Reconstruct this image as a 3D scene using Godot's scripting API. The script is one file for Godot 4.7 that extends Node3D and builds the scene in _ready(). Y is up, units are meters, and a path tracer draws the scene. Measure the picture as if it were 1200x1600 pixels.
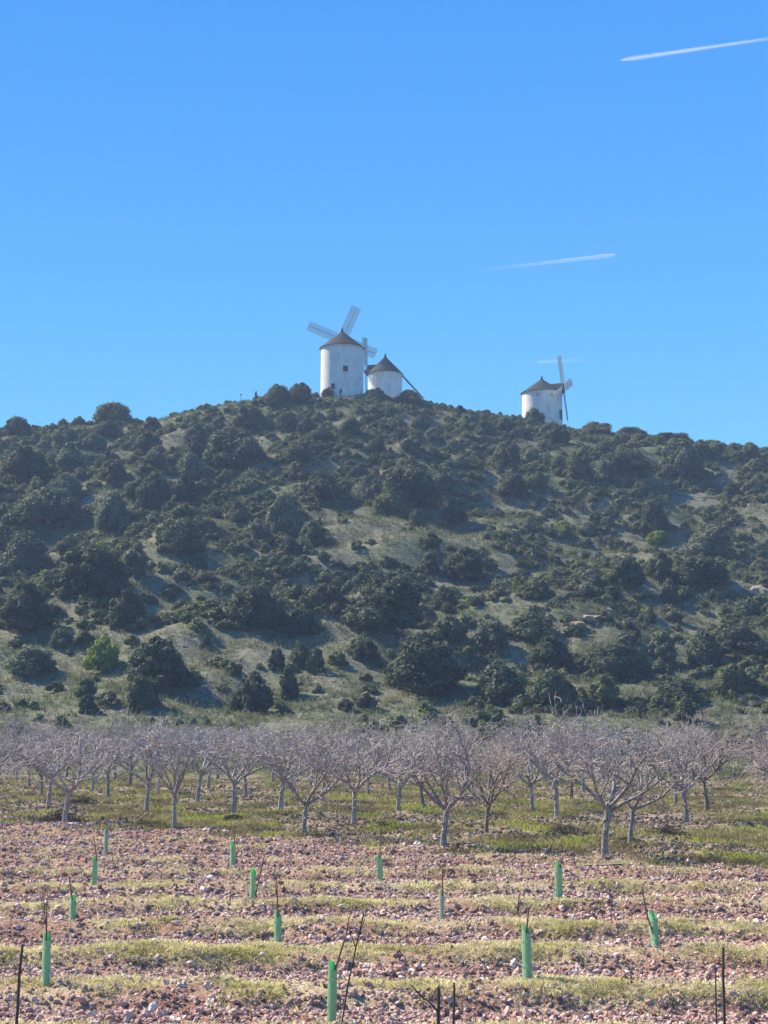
extends Node3D

const F := 2372.0          # focal length of the photograph, in its own pixels (1200 x 1600)
const EYE := Vector3(0, 3.3, 0)
const ORD := ["zeroth", "first", "second", "third", "fourth", "fifth", "sixth", "seventh", "eighth", "ninth", "tenth", "eleventh", "twelfth", "thirteenth", "fourteenth", "fifteenth", "sixteenth", "seventeenth", "eighteenth", "nineteenth", "twentieth", "twenty-first", "twenty-second", "twenty-third"]

var cam: Camera3D
var rng := RandomNumberGenerator.new()
var n_lump := FastNoiseLite.new()
var n_fine := FastNoiseLite.new()
var n_patch := FastNoiseLite.new()
var mats := {}

# ---------------------------------------------------------------- mesh helper
class Shape:
	var v := PackedVector3Array()
	var n := PackedVector3Array()
	var c := PackedColorArray()
	var i := PackedInt32Array()

	func tri(a: Vector3, b: Vector3, d: Vector3, na: Vector3, nb: Vector3, nd: Vector3, col: Color) -> void:
		var k := v.size()
		if (b - a).cross(d - a).dot(na) > 0.0:
			v.append(a); v.append(d); v.append(b)
			n.append(na); n.append(nd); n.append(nb)
		else:
			v.append(a); v.append(b); v.append(d)
			n.append(na); n.append(nb); n.append(nd)
		c.append(col); c.append(col); c.append(col)
		i.append(k); i.append(k + 1); i.append(k + 2)

	func flat(a: Vector3, b: Vector3, d: Vector3, out: Vector3, col: Color) -> void:
		var m := (b - a).cross(d - a).normalized()
		if m.dot(out) < 0.0:
			m = -m
		tri(a, b, d, m, m, m, col)

	func quad(a: Vector3, b: Vector3, d: Vector3, e: Vector3, out: Vector3, col: Color) -> void:
		flat(a, b, d, out, col)
		flat(a, d, e, out, col)

	func box(x: Transform3D, s: Vector3, col: Color) -> void:   # s = half sizes
		for ax in 3:
			for sg in [-1.0, 1.0]:
				var o := Vector3.ZERO; o[ax] = sg
				var u := Vector3.ZERO; u[(ax + 1) % 3] = 1.0
				var w := Vector3.ZERO; w[(ax + 2) % 3] = 1.0
				quad(x * ((o + u + w) * s), x * ((o - u + w) * s), x * ((o - u - w) * s), x * ((o + u - w) * s), x.basis * o, col)

	func bar(a: Vector3, b: Vector3, w: float, t: float, side: Vector3, col: Color) -> void:   # a beam from a to b, w across along side, t thick
		var y := (b - a).normalized()
		var z := side.cross(y).normalized()
		var x := y.cross(z).normalized()
		box(Transform3D(Basis(x, y, z), (a + b) / 2.0), Vector3(w / 2.0, (b - a).length() / 2.0, t / 2.0), col)

	func tube(p: PackedVector3Array, r: PackedFloat32Array, sides: int, col: Color, cap := true) -> void:
		var rings: Array[PackedVector3Array] = []
		var cs: Array[Vector3] = []
		var side := Vector3.RIGHT
		for k in p.size():
			var d := (p[mini(k + 1, p.size() - 1)] - p[maxi(k - 1, 0)]).normalized()
			side = (side - d * side.dot(d))
			if side.length() < 0.05:
				side = d.cross(Vector3.FORWARD)
				if side.length() < 0.05:
					side = d.cross(Vector3.UP)
			side = side.normalized()
			var w := d.cross(side)
			var ring := PackedVector3Array()
			for s in sides:
				var a := TAU * s / sides
				ring.append(side * cos(a) + w * sin(a))
			rings.append(ring)
		for k in p.size() - 1:
			for s in sides:
				var q := (s + 1) % sides
				var n0 := rings[k][s]; var n1 := rings[k][q]; var n2 := rings[k + 1][q]; var n3 := rings[k + 1][s]
				var a0 := p[k] + n0 * r[k]; var a1 := p[k] + n1 * r[k]; var a2 := p[k + 1] + n2 * r[k + 1]; var a3 := p[k + 1] + n3 * r[k + 1]
				tri(a0, a1, a2, n0, n1, n2, col)
				tri(a0, a2, a3, n0, n2, n3, col)
		if cap:
			for e in [0, p.size() - 1]:
				var o := (p[e] - p[1 if e == 0 else e - 1]).normalized()
				for s in range(1, sides - 1):
					flat(p[e] + rings[e][0] * r[e], p[e] + rings[e][s] * r[e], p[e] + rings[e][s + 1] * r[e], o, col)

	func ball(at: Vector3, r: Vector3, seg: int, rows: int, col: Color) -> void:
		for k in rows:
			for s in seg:
				var q: Array[Vector3] = []
				for e in [[k, s], [k, s + 1], [k + 1, s + 1], [k + 1, s]]:
					var la: float = PI * e[0] / rows
					var lo: float = TAU * e[1] / seg
					q.append(Vector3(sin(la) * cos(lo), cos(la), sin(la) * sin(lo)))
				var p: Array[Vector3] = []
				for d in q:
					p.append(at + d * r)
				if k > 0:
					tri(p[0], p[1], p[2], q[0], q[1], q[2], col)
				if k < rows - 1:
					tri(p[0], p[2], p[3], q[0], q[2], q[3], col)

	func lathe(prof: PackedVector2Array, seg: int, col: Color) -> void:    # prof: (radius, height), each facet ring flat along the profile
		for k in prof.size() - 1:
			var d := (prof[k + 1] - prof[k]).normalized()
			var nn := Vector2(d.y, -d.x)
			for s in seg:
				var a := TAU * s / seg; var b := TAU * (s + 1) / seg
				var ua := Vector3(cos(a), 0, sin(a)); var ub := Vector3(cos(b), 0, sin(b))
				var na := Vector3(ua.x * nn.x, nn.y, ua.z * nn.x); var nb := Vector3(ub.x * nn.x, nn.y, ub.z * nn.x)
				var p0 := ua * prof[k].x + Vector3.UP * prof[k].y; var p1 := ub * prof[k].x + Vector3.UP * prof[k].y
				var p2 := ub * prof[k + 1].x + Vector3.UP * prof[k + 1].y; var p3 := ua * prof[k + 1].x + Vector3.UP * prof[k + 1].y
				if prof[k].x > 0.001:
					tri(p0, p1, p2, na, nb, nb, col)
				if prof[k + 1].x > 0.001:
					tri(p0, p2, p3, na, nb, na, col)

	func mesh(m: Material) -> ArrayMesh:
		var arr := []
		arr.resize(Mesh.ARRAY_MAX)
		arr[Mesh.ARRAY_VERTEX] = v
		arr[Mesh.ARRAY_NORMAL] = n
		arr[Mesh.ARRAY_COLOR] = c
		arr[Mesh.ARRAY_INDEX] = i
		var am := ArrayMesh.new()
		am.add_surface_from_arrays(Mesh.PRIMITIVE_TRIANGLES, arr)
		am.surface_set_material(0, m)
		return am

# ---------------------------------------------------------------- scene helpers
func part(called: String, s: Shape, m: Material, parent: Node = self) -> MeshInstance3D:
	return put(called, s.mesh(m), parent)

func put(called: String, me: Mesh, parent: Node = self) -> MeshInstance3D:
	var o := MeshInstance3D.new()
	o.mesh = me
	o.name = numbered(called, parent)
	parent.add_child(o, true)
	return o

func numbered(called: String, parent: Node) -> String:
	var key := "%d/%s" % [parent.get_instance_id(), called]
	var k: int = counts.get(key, 0)
	counts[key] = k + 1
	return called if k == 0 else "%s_%03d" % [called, k]
var counts := {}

func thing(called: String, at := Vector3.ZERO) -> Node3D:
	var o := Node3D.new()
	o.name = numbered(called, self)
	add_child(o, true)
	o.position = at
	return o

func tag(o: Node, label: String, category: String, group := "", kind := "") -> void:
	o.set_meta("label", label)
	if category: o.set_meta("category", category)
	if group: o.set_meta("group", group)
	if kind: o.set_meta("kind", kind)

func copy(o: Node3D) -> Node3D:
	var r: Node3D = o.duplicate()
	var base := String(o.name)
	var cut := base.rfind("_")
	if cut > 0 and base.substr(cut + 1).is_valid_int():
		base = base.substr(0, cut)
	r.name = numbered(base, self)
	add_child(r, true)
	return r

func mat(key: String, lin: Color, rough := 0.9, vc := true) -> StandardMaterial3D:
	if mats.has(key):
		return mats[key]
	var m := StandardMaterial3D.new()
	m.resource_name = key
	m.albedo_color = lin.linear_to_srgb()
	m.roughness = rough
	m.metallic_specular = 0.25
	m.vertex_color_use_as_albedo = vc
	mats[key] = m
	return m

func noise_map(freq: float, stops: Array, seed_: int, size := 512, bumps := false) -> NoiseTexture2D:
	var f := FastNoiseLite.new()
	f.seed = seed_
	f.frequency = freq
	f.fractal_octaves = 5
	var t := NoiseTexture2D.new()
	t.width = size; t.height = size
	t.seamless = true
	t.noise = f
	t.as_normal_map = bumps
	if not bumps:
		var g := Gradient.new()
		g.offsets = PackedFloat32Array(stops.map(func(s): return s[0]))
		g.colors = PackedColorArray(stops.map(func(s): return s[1].linear_to_srgb()))
		t.color_ramp = g
	return t

func ray(px: float, py: float) -> Vector3:
	return (cam.basis * Vector3((px - 600.0) / F, (800.0 - py) / F, -1.0)).normalized()

func on_ground(px: float, py: float) -> Vector3:      # where the line of sight of that point of the photograph meets the ground
	var d := ray(px, py)
	var t := 8.0
	while t < 262.0:
		var p := EYE + d * t
		if p.y < ground(p.x, -p.z):
			var lo := t - 0.5; var hi := t
			for k in 12:
				var mid := (lo + hi) / 2.0
				var q := EYE + d * mid
				if q.y < ground(q.x, -q.z): hi = mid
				else: lo = mid
			p = EYE + d * hi
			return Vector3(p.x, ground(p.x, -p.z), p.z)
		t += 0.5
	var far := 240.0
	var x := (px - 600.0) / F * far * 1.02
	return Vector3(x, ground(x, far), -far)

func scale_at(p: Vector3) -> float:      # photograph pixels per metre there
	return F / -((cam.basis.inverse() * (p - EYE)).z)

func pixel(p: Vector3) -> Vector2:
	var q := cam.basis.inverse() * (p - EYE)
	return Vector2(600.0 + F * q.x / -q.z, 800.0 - F * q.y / -q.z)

# ---------------------------------------------------------------- the lie of the land
const RIDGE := [[-260.0, 5.0], [-160.0, 24.0], [-100.0, 42.5], [-62.0, 50.2], [-45.0, 51.3], [-38.0, 51.4], [-30.5, 53.2], [-20.0, 54.7], [-10.5, 55.7], [-4.0, 55.8], [4.0, 55.0], [10.0, 53.5], [20.0, 51.8], [30.0, 50.0], [40.5, 49.0], [51.0, 48.0], [62.0, 46.4], [100.0, 38.0], [160.0, 20.0], [260.0, 4.0]]

func ridge(x: float) -> float:
	if x <= RIDGE[0][0]: return 5.0
	for k in range(1, RIDGE.size()):
		if x < RIDGE[k][0]:
			var t: float = (x - RIDGE[k - 1][0]) / (RIDGE[k][0] - RIDGE[k - 1][0])
			return lerpf(RIDGE[k - 1][1], RIDGE[k][1], lerpf(t, smoothstep(0.0, 1.0, t), 0.5))
	return 4.0

func edge(x: float) -> float:      # distance of the line where the ploughed field meets the orchard
	return 41.6 - 0.79 * clampf(x, -30.0, 30.0)

func ground(x: float, d: float) -> float:
	var h := n_lump.get_noise_2d(x * 0.5, d * 0.5) * 0.12 * smoothstep(38.0, 50.0, d)
	if d > 92.0:
		var s := (d - 94.0) / 146.0
		var a := pow(maxf(s, 0.0), 1.22)
		var b := 1.0 + 0.22 * (s - 1.0)
		var k := 0.05
		var q := clampf(0.5 + 0.5 * (b - a) / k, 0.0, 1.0)
		var g := lerpf(b, a, q) - k * q * (1.0 - q) + 0.008
		if d > 330.0:
			g *= 1.0 - smoothstep(330.0, 620.0, d)
		h += ridge(x) * g * smoothstep(92.0, 100.0, d)
		var w := smoothstep(98.0, 135.0, d) * (1.0 - 0.8 * smoothstep(215.0, 238.0, d))
		h += (n_lump.get_noise_2d(x, d) * 3.6 + n_fine.get_noise_2d(x * 0.25, d * 0.25) * 0.9) * w
	return h

func rows_at(d: float) -> float:      # 1 on the grassed strips between the ploughed ones, 0 between
	var k := (d - 16.15) / 3.03
	var off := absf(k - roundf(k)) * 3.03
	return 1.0 - smoothstep(0.22, 0.82, off)

func soil(x: float, d: float) -> float:      # the ploughed field with its ridges
	var wob := n_lump.get_noise_2d(x * 3.0, d * 0.8) * 0.6
	var k := (d + wob - 16.15) / 3.03
	var off := (k - roundf(k)) * 3.03
	return 0.09 * rows_at(d + wob) - 0.13 * exp(-pow((off + 0.95) / 0.24, 2.0)) + n_fine.get_noise_2d(x * 1.2, d * 1.2) * 0.08 + n_fine.get_noise_2d(x * 4.0, d * 4.0) * 0.07

func patch(called: String, xs: PackedFloat32Array, ds: PackedFloat32Array, hf: Callable, cf: Callable, keep: Callable, m: Material) -> MeshInstance3D:
	var s := Shape.new()
	var w := xs.size()
	for d in ds:
		for x in xs:
			s.v.append(Vector3(x, hf.call(x, d), -d))
			s.c.append(cf.call(x, d))
	s.n.resize(s.v.size())
	for j in ds.size():
		for k in w:
			var a := s.v[j * w + maxi(k - 1, 0)]; var b := s.v[j * w + mini(k + 1, w - 1)]
			var e := s.v[maxi(j - 1, 0) * w + k]; var f := s.v[mini(j + 1, ds.size() - 1) * w + k]
			s.n[j * w + k] = (b - a).cross(f - e).normalized()
	for j in ds.size() - 1:
		for k in w - 1:
			if keep.call((xs[k] + xs[k + 1]) / 2.0, (ds[j] + ds[j + 1]) / 2.0):
				var q := j * w + k
				s.i.append_array(PackedInt32Array([q, q + w, q + 1, q + 1, q + w, q + w + 1]))
	var o := part(called, s, m)
	o.set_meta("kind", "structure")
	return o

func steps(a: float, b: float, by: float) -> PackedFloat32Array:
	var r := PackedFloat32Array()
	var n := int(round((b - a) / by))
	for k in n + 1:
		r.append(a + (b - a) * k / n)
	return r

func scatter(called: String, me: Mesh, where: Array[Transform3D], tint: PackedColorArray, label: String, parent: Node = self) -> void:
	var mm := MultiMesh.new()
	mm.transform_format = MultiMesh.TRANSFORM_3D
	mm.use_colors = true
	mm.mesh = me
	mm.instance_count = where.size()
	for k in where.size():
		mm.set_instance_transform(k, where[k])
		mm.set_instance_color(k, tint[k])
	var o := MultiMeshInstance3D.new()
	o.multimesh = mm
	o.name = numbered(called, parent)
	parent.add_child(o, true)
	o.set_meta("kind", "stuff")
	if parent == self:
		o.set_meta("label", label)

# ---------------------------------------------------------------- small growing things
func rnd(a: float, b: float) -> float:
	return rng.randf_range(a, b)

func dir_rnd() -> Vector3:
	var z := rnd(-1, 1); var a := rnd(0, TAU); var r := sqrt(1.0 - z * z)
	return Vector3(r * cos(a), z, r * sin(a))

func tuft(blades: int, spread: float, h0: float, h1: float, w: float, lean: float) -> Shape:
	var s := Shape.new()
	for k in blades:
		var a := rnd(0, TAU); var r := spread * sqrt(rng.randf())
		var p := Vector3(cos(a) * r, -0.03, sin(a) * r)
		var h := rnd(h0, h1)
		var g := rnd(0, TAU)
		var out := Vector3(cos(a) * r, 0, sin(a) * r) / maxf(spread, 0.01) * lean + Vector3(rnd(-1, 1), 0, rnd(-1, 1)) * lean * 0.7
		var side := Vector3(cos(g), 0, sin(g)) * w * rnd(0.6, 1.3)
		var mid := p + Vector3.UP * h * 0.6 + out * h * 0.35
		var tip := p + Vector3.UP * h + out * h
		var t := rnd(0.62, 1.0)
		var col := Color(t * rnd(0.92, 1.0), t, t * rnd(0.85, 1.0))
		var nn := (side.cross(Vector3.UP).normalized() + Vector3.UP * 0.8).normalized()
		s.tri(p - side, p + side, mid, nn, nn, nn, col)
		s.tri(mid - side * 0.7, mid + side * 0.7, tip, nn, nn, nn, col)
	return s

func stone(seed_: int, rough: float, squash: float, col: Color) -> Shape:
	var f := FastNoiseLite.new()
	f.seed = seed_; f.frequency = 0.9
	var t := (1.0 + sqrt(5.0)) / 2.0
	var p: Array[Vector3] = [Vector3(-1, t, 0), Vector3(1, t, 0), Vector3(-1, -t, 0), Vector3(1, -t, 0), Vector3(0, -1, t), Vector3(0, 1, t), Vector3(0, -1, -t), Vector3(0, 1, -t), Vector3(t, 0, -1), Vector3(t, 0, 1), Vector3(-t, 0, -1), Vector3(-t, 0, 1)]
	var tris := [[0, 11, 5], [0, 5, 1], [0, 1, 7], [0, 7, 10], [0, 10, 11], [1, 5, 9], [5, 11, 4], [11, 10, 2], [10, 7, 6], [7, 1, 8], [3, 9, 4], [3, 4, 2], [3, 2, 6], [3, 6, 8], [3, 8, 9], [4, 9, 5], [2, 4, 11], [6, 2, 10], [8, 6, 7], [9, 8, 1]]
	var shape := func(d: Vector3) -> Vector3:
		var q := d.normalized()
		return q * Vector3(1, squash, 0.85) * (1.0 + rough * f.get_noise_3dv(q * 1.3) + rough * 0.5 * f.get_noise_3dv(q * 3.1 + Vector3.ONE * 5.0))
	var s := Shape.new()
	for e in tris:
		var a := p[e[0]].normalized(); var b := p[e[1]].normalized(); var c := p[e[2]].normalized()
		var ab := (a + b).normalized(); var bc := (b + c).normalized(); var ca := (c + a).normalized()
		for q in [[a, ab, ca], [ab, b, bc], [ca, bc, c], [ab, bc, ca]]:
			s.flat(shape.call(q[0]), shape.call(q[1]), shape.call(q[2]), q[0] + q[1] + q[2], col)
	return s

# A crown of many small leaf sprays round a heap of lumps, about 2 wide and `tall` high, standing on y = 0
func crown(seed_: int, tall: float, lumps: int, leaves: int, leaf: float, open: float) -> Shape:
	rng.seed = seed_
	var s := Shape.new()
	var at: Array[Vector3] = []
	var rad: Array[float] = []
	var sway := Vector3(rnd(-0.15, 0.15), 0, rnd(-0.15, 0.15))
	for k in lumps:
		var a := TAU * (k * 0.618034 + rnd(-0.08, 0.08))
		var up := pow((k + 0.5) / lumps, 0.8) * rnd(0.85, 1.1)
		var out := sqrt(maxf(0.03, 1.0 - pow(up, 2.2))) * rnd(0.5, 0.78)
		var r := rnd(0.17, 0.42) * (1.0 - 0.15 * up)
		at.append(Vector3(cos(a) * out, clampf(up * (tall - r) * 0.98, r * 0.55, tall - r), sin(a) * out) + sway * up)
		rad.append(r)
	at.append(Vector3(0, tall * 0.45, 0)); rad.append(minf(0.6, tall * 0.45))
	for k in at.size():
		if k == at.size() - 1 or rng.randf() > open:
			s.ball(at[k], Vector3.ONE * rad[k] * 0.8, 7, 5, Color(0.8, 0.8, 0.8))
	var made := 0
	var tries := 0
	while made < leaves and tries < leaves * 6:
		tries += 1
		var k := rng.randi() % at.size()
		var d := dir_rnd()
		var p := at[k] + d * rad[k] * rnd(0.72, 1.16)
		if rng.randf() < 0.13:
			p += d * rad[k] * rnd(0.1, 0.4)
		if p.y < 0.01:
			continue
		var hid := false
		for j in at.size():
			if j != k and (p - at[j]).length() < rad[j] * 0.72:
				hid = true
				break
		if hid:
			continue
		made += 1
		var nn := (d + Vector3.UP * 0.25 + dir_rnd() * 0.7).normalized()
		var u := nn.cross(dir_rnd()).normalized()
		var w := nn.cross(u)
		var l := leaf * rnd(0.6, 1.35)
		var t := rnd(0.66, 1.0)
		var col := Color(t * rnd(0.9, 1.0), t, t * rnd(0.8, 1.0))
		var b := nn * l * 0.18
		s.tri(p - u * l - b, p + w * l * 0.5, p + u * l - b, nn, nn, nn, col)
		s.tri(p - u * l - b, p + u * l - b, p - w * l * 0.5, nn, nn, nn, col)
	return s

func stems(seed_: int, tall: float) -> Shape:
	rng.seed = seed_
	var s := Shape.new()
	for k in 4:
		var a := TAU * k / 4.0 + rnd(-0.4, 0.4)
		var o := Vector3(cos(a), 0, sin(a))
		s.tube(PackedVector3Array([o * 0.04 + Vector3.DOWN * 0.15, o * 0.08 + Vector3.UP * tall * 0.2, o * 0.25 + Vector3.UP * tall * 0.45, o * 0.45 + Vector3.UP * tall * 0.65]), PackedFloat32Array([0.06, 0.05, 0.035, 0.015]), 6, Color(0.8, 0.8, 0.8))
	return s

func grow(limb: Shape, twig: Shape, p: Vector3, d: Vector3, ln: float, r: float, level: int) -> void:
	var segs := 4 if level < 2 else 3 if level == 2 else 2
	var pts := PackedVector3Array([p])
	var rs := PackedFloat32Array([r])
	var q := p
	var dd := d
	for k in segs:
		dd = (dd + dir_rnd() * (0.3 if level < 2 else 0.5) + Vector3.UP * (0.1 if level == 0 else 0.05)).normalized()
		q += dd * ln / segs
		pts.append(q)
		rs.append(r * lerpf(1.0, 0.5, float(k + 1) / segs))
	var t := rnd(0.72, 1.0)
	(limb if level < 2 else twig).tube(pts, rs, 6 if level == 0 else 5 if level == 1 else 3, Color(t, t * 0.98, t), level < 2)
	if level == 3:
		return
	var kids: int = [5, 5, 3][level]
	for k in kids:
		var u := lerpf(0.3, 1.0, (k + rnd(0.1, 0.9)) / kids) * segs
		var j := mini(int(u), segs - 1)
		var at := pts[j].lerp(pts[j + 1], u - j)
		var along := (pts[j + 1] - pts[j]).normalized()
		var side := along.cross(dir_rnd()).normalized()
		var nd := (along * rnd(0.25, 0.85) + side * rnd(0.55, 1.0) + Vector3.UP * (0.2 if level == 0 else 0.06)).normalized()
		grow(limb, twig, at, nd, ln * rnd(0.42, 0.68), maxf(rs[j] * rnd(0.5, 0.7), 0.0125), level + 1)

func orchard_tree(seed_: int) -> Node3D:
	rng.seed = seed_
	var o := thing("orchard_tree")
	var lean := Vector3(rnd(-0.12, 0.12), 0, rnd(-0.1, 0.1))
	var h := rnd(1.1, 1.35)
	var tr := Shape.new()
	var top := Vector3.UP * h + lean
	tr.tube(PackedVector3Array([Vector3.DOWN * 0.2, Vector3.UP * 0.06, Vector3.UP * h * 0.35 + lean * 0.1, Vector3.UP * h * 0.7 + lean * 0.6, top, top + Vector3.UP * 0.1]), PackedFloat32Array([0.125, 0.092, 0.067, 0.062, 0.08, 0.045]), 9, Color(0.9, 0.9, 0.9))
	for k in 9:      # knots and old pruning wounds
		var a := rnd(0, TAU)
		tr.ball(lean * 0.6 + Vector3(cos(a) * 0.085, h * rnd(0.4, 1.02), sin(a) * 0.085), Vector3.ONE * rnd(0.02, 0.05), 5, 4, Color(1, 1, 1))
	part("trunk", tr, mats.bark, o)
	var n := 5
	var a0 := rnd(0, TAU)
	for k in n:
		var a := a0 + TAU * (k + rnd(-0.22, 0.22)) / n
		var d := (Vector3(cos(a), 0, sin(a)) * rnd(0.85, 1.15) + Vector3.UP * rnd(0.6, 1.15)).normalized()
		var limb := Shape.new()
		var twig := Shape.new()
		grow(limb, twig, top + Vector3.DOWN * rnd(0.02, 0.2), d, rnd(1.5, 2.0), rnd(0.044, 0.06), 0)
		var lo := part("limb", limb, mats.bark, o)
		part("twigs", twig, mats.twig, lo)
	return o

# ---------------------------------------------------------------- windmills
func sail(s_len: float, wide: float) -> Array:      # along +y from the hub, its face across x; [stock, lattice]
	var st := Shape.new()
	var wood := Color(0.9, 0.88, 0.86)
	st.bar(Vector3(0, 0, 0), Vector3(0, s_len, 0), 0.085, 0.12, Vector3.RIGHT, wood)
	var la := Shape.new()
	var y := s_len * 0.2
	for k in 22:
		la.bar(Vector3(-wide * 0.5, lerpf(y, s_len, k / 21.0), 0.085), Vector3(wide * 0.5, lerpf(y, s_len, k / 21.0), 0.085), 0.09, 0.035, Vector3.UP, wood)
	for k in 6:
		var x := lerpf(-wide * 0.5, wide * 0.5, k / 5.0)
		la.bar(Vector3(x, y - 0.04, 0.12), Vector3(x, s_len + 0.04, 0.12), 0.07, 0.03, Vector3.RIGHT, wood)
	return [st, la]

# at: foot of the tower; face: compass direction of the sails (radians, 0 = towards +x, PI/2 = towards the viewer)
func windmill(at: Vector3, r: float, h: float, roof_h: float, face: float, reach: float, roll: float, s_len: float, wide: float, hub_up: float, twist: float, wood: Material, label: String) -> Node3D:
	var o := thing("windmill", at)
	tag(o, label, "windmill", "windmills on the ridge")
	var tw := Shape.new()
	var prof := PackedVector2Array([Vector2(r * 1.03, -1.6), Vector2(r * 1.03, 0.5), Vector2(r * 1.0, 0.6), Vector2(r * 0.985, h - 0.35), Vector2(r * 1.02, h - 0.3), Vector2(r * 1.02, h)])
	tw.lathe(prof, 56, Color(1, 1, 1))
	part("tower", tw, mats.whitewash, o)
	var rf := Shape.new()
	var rp := PackedVector2Array([Vector2(r * 0.9, h - 0.02), Vector2(r * 1.06, h - 0.12)])
	var courses := 9
	for k in courses:      # overlapping courses
		var f0 := 1.0 - float(k) / courses
		var f1 := 1.0 - float(k + 1) / courses
		rp.append(Vector2(r * 1.06 * f0 + 0.04, h - 0.06 + roof_h * (1.0 - f0)))
		rp.append(Vector2(r * 1.06 * f1 + 0.045, h - 0.06 + roof_h * (1.0 - f1)))
	rp.append(Vector2(0.0, h + roof_h))
	rf.lathe(rp, 36, Color(1, 1, 1))
	var ro := part("roof", rf, mats.roof, o)
	var fn := Shape.new()
	fn.lathe(PackedVector2Array([Vector2(0.26, h + roof_h - 0.3), Vector2(0.22, h + roof_h), Vector2(0.12, h + roof_h + 0.15), Vector2(0.16, h + roof_h + 0.3), Vector2(0.0, h + roof_h + 0.48)]), 12, Color(0.8, 0.8, 0.8))
	part("finial", fn, mats.roof, ro)
	# the dormer that houses the windshaft
	var u := Vector3(cos(face), 0, sin(face))
	var side := Vector3(-u.z, 0, u.x)
	var dm := Shape.new()
	var f := u * (r * 1.12); var b := u * (r * 0.2)
	var eave := Vector3.UP * (h - 0.1); var top := Vector3.UP * (h + roof_h * 0.58)
	var hw := 1.05
	dm.quad(f + top, b + top, b + eave + side * hw, f + eave + side * hw, side + Vector3.UP, Color(1, 1, 1))
	dm.quad(f + top, b + top, b + eave - side * hw, f + eave - side * hw, -side + Vector3.UP, Color(1, 1, 1))
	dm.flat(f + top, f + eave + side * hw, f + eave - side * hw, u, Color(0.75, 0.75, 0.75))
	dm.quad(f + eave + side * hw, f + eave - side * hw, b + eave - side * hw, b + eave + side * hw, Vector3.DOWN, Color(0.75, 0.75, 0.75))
	part("dormer", dm, mats.roof, ro)
	var hub_at := Vector3.UP * (h + hub_up) + u * reach
	var sh := Shape.new()
	sh.tube(PackedVector3Array([Vector3.UP * (h + hub_up - 0.15) + u * (r * 0.2), hub_at + u * 0.25]), PackedFloat32Array([0.24, 0.2]), 12, Color(0.7, 0.7, 0.7))
	sh.box(Transform3D(Basis(u, Vector3.UP, side).orthonormalized(), hub_at), Vector3(0.22, 0.3, 0.3), Color(0.6, 0.6, 0.6))
	part("windshaft", sh, mats.timber, o)
	var sm := sail(s_len, wide)
	for k in 4:
		var ang := roll + TAU * k / 4.0
		var y := Vector3.UP * cos(ang) + side * sin(ang)
		var z := u
		var holder := put("sail", (sm[0] as Shape).mesh(wood), o)
		holder.transform = Transform3D(Basis(y.cross(z), y, z), hub_at)
		var la := part("lattice", sm[1], wood, holder)
		la.rotation.y = twist
	return o

func wall_opening(mill: Node3D, called: String, r: float, ang: float, y: float, w: float, hh: float) -> void:
	var u := Vector3(sin(ang), 0, cos(ang))
	var side := Vector3(cos(ang), 0, -sin(ang))
	var c := u * (r + 0.01) + Vector3.UP * y
	var fr := Shape.new()
	for q in [-1.0, 1.0]:
		fr.bar(c + side * q * w / 2.0 - Vector3.UP * hh / 2.0, c + side * q * w / 2.0 + Vector3.UP * hh / 2.0, 0.09, 0.16, side, Color(0.9, 0.9, 0.9))
		fr.bar(c - side * (w / 2.0 + 0.045) + Vector3.UP * q * (hh / 2.0 + 0.045), c + side * (w / 2.0 + 0.045) + Vector3.UP * q * (hh / 2.0 + 0.045), 0.09, 0.17, Vector3.UP, Color(0.9, 0.9, 0.9))
	var o := part(called, fr, mats.timber if w > 0.45 else mats.shutter, mill)
	var pn := Shape.new()
	pn.box(Transform3D(Basis(side, Vector3.UP, u), c - u * 0.05), Vector3(w / 2.0, hh / 2.0, 0.06), Color(1, 1, 1))
	part("pane" if called == "window" else "leaf", pn, mats.darkpane if w > 0.45 else mats.shutter, o)

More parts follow.
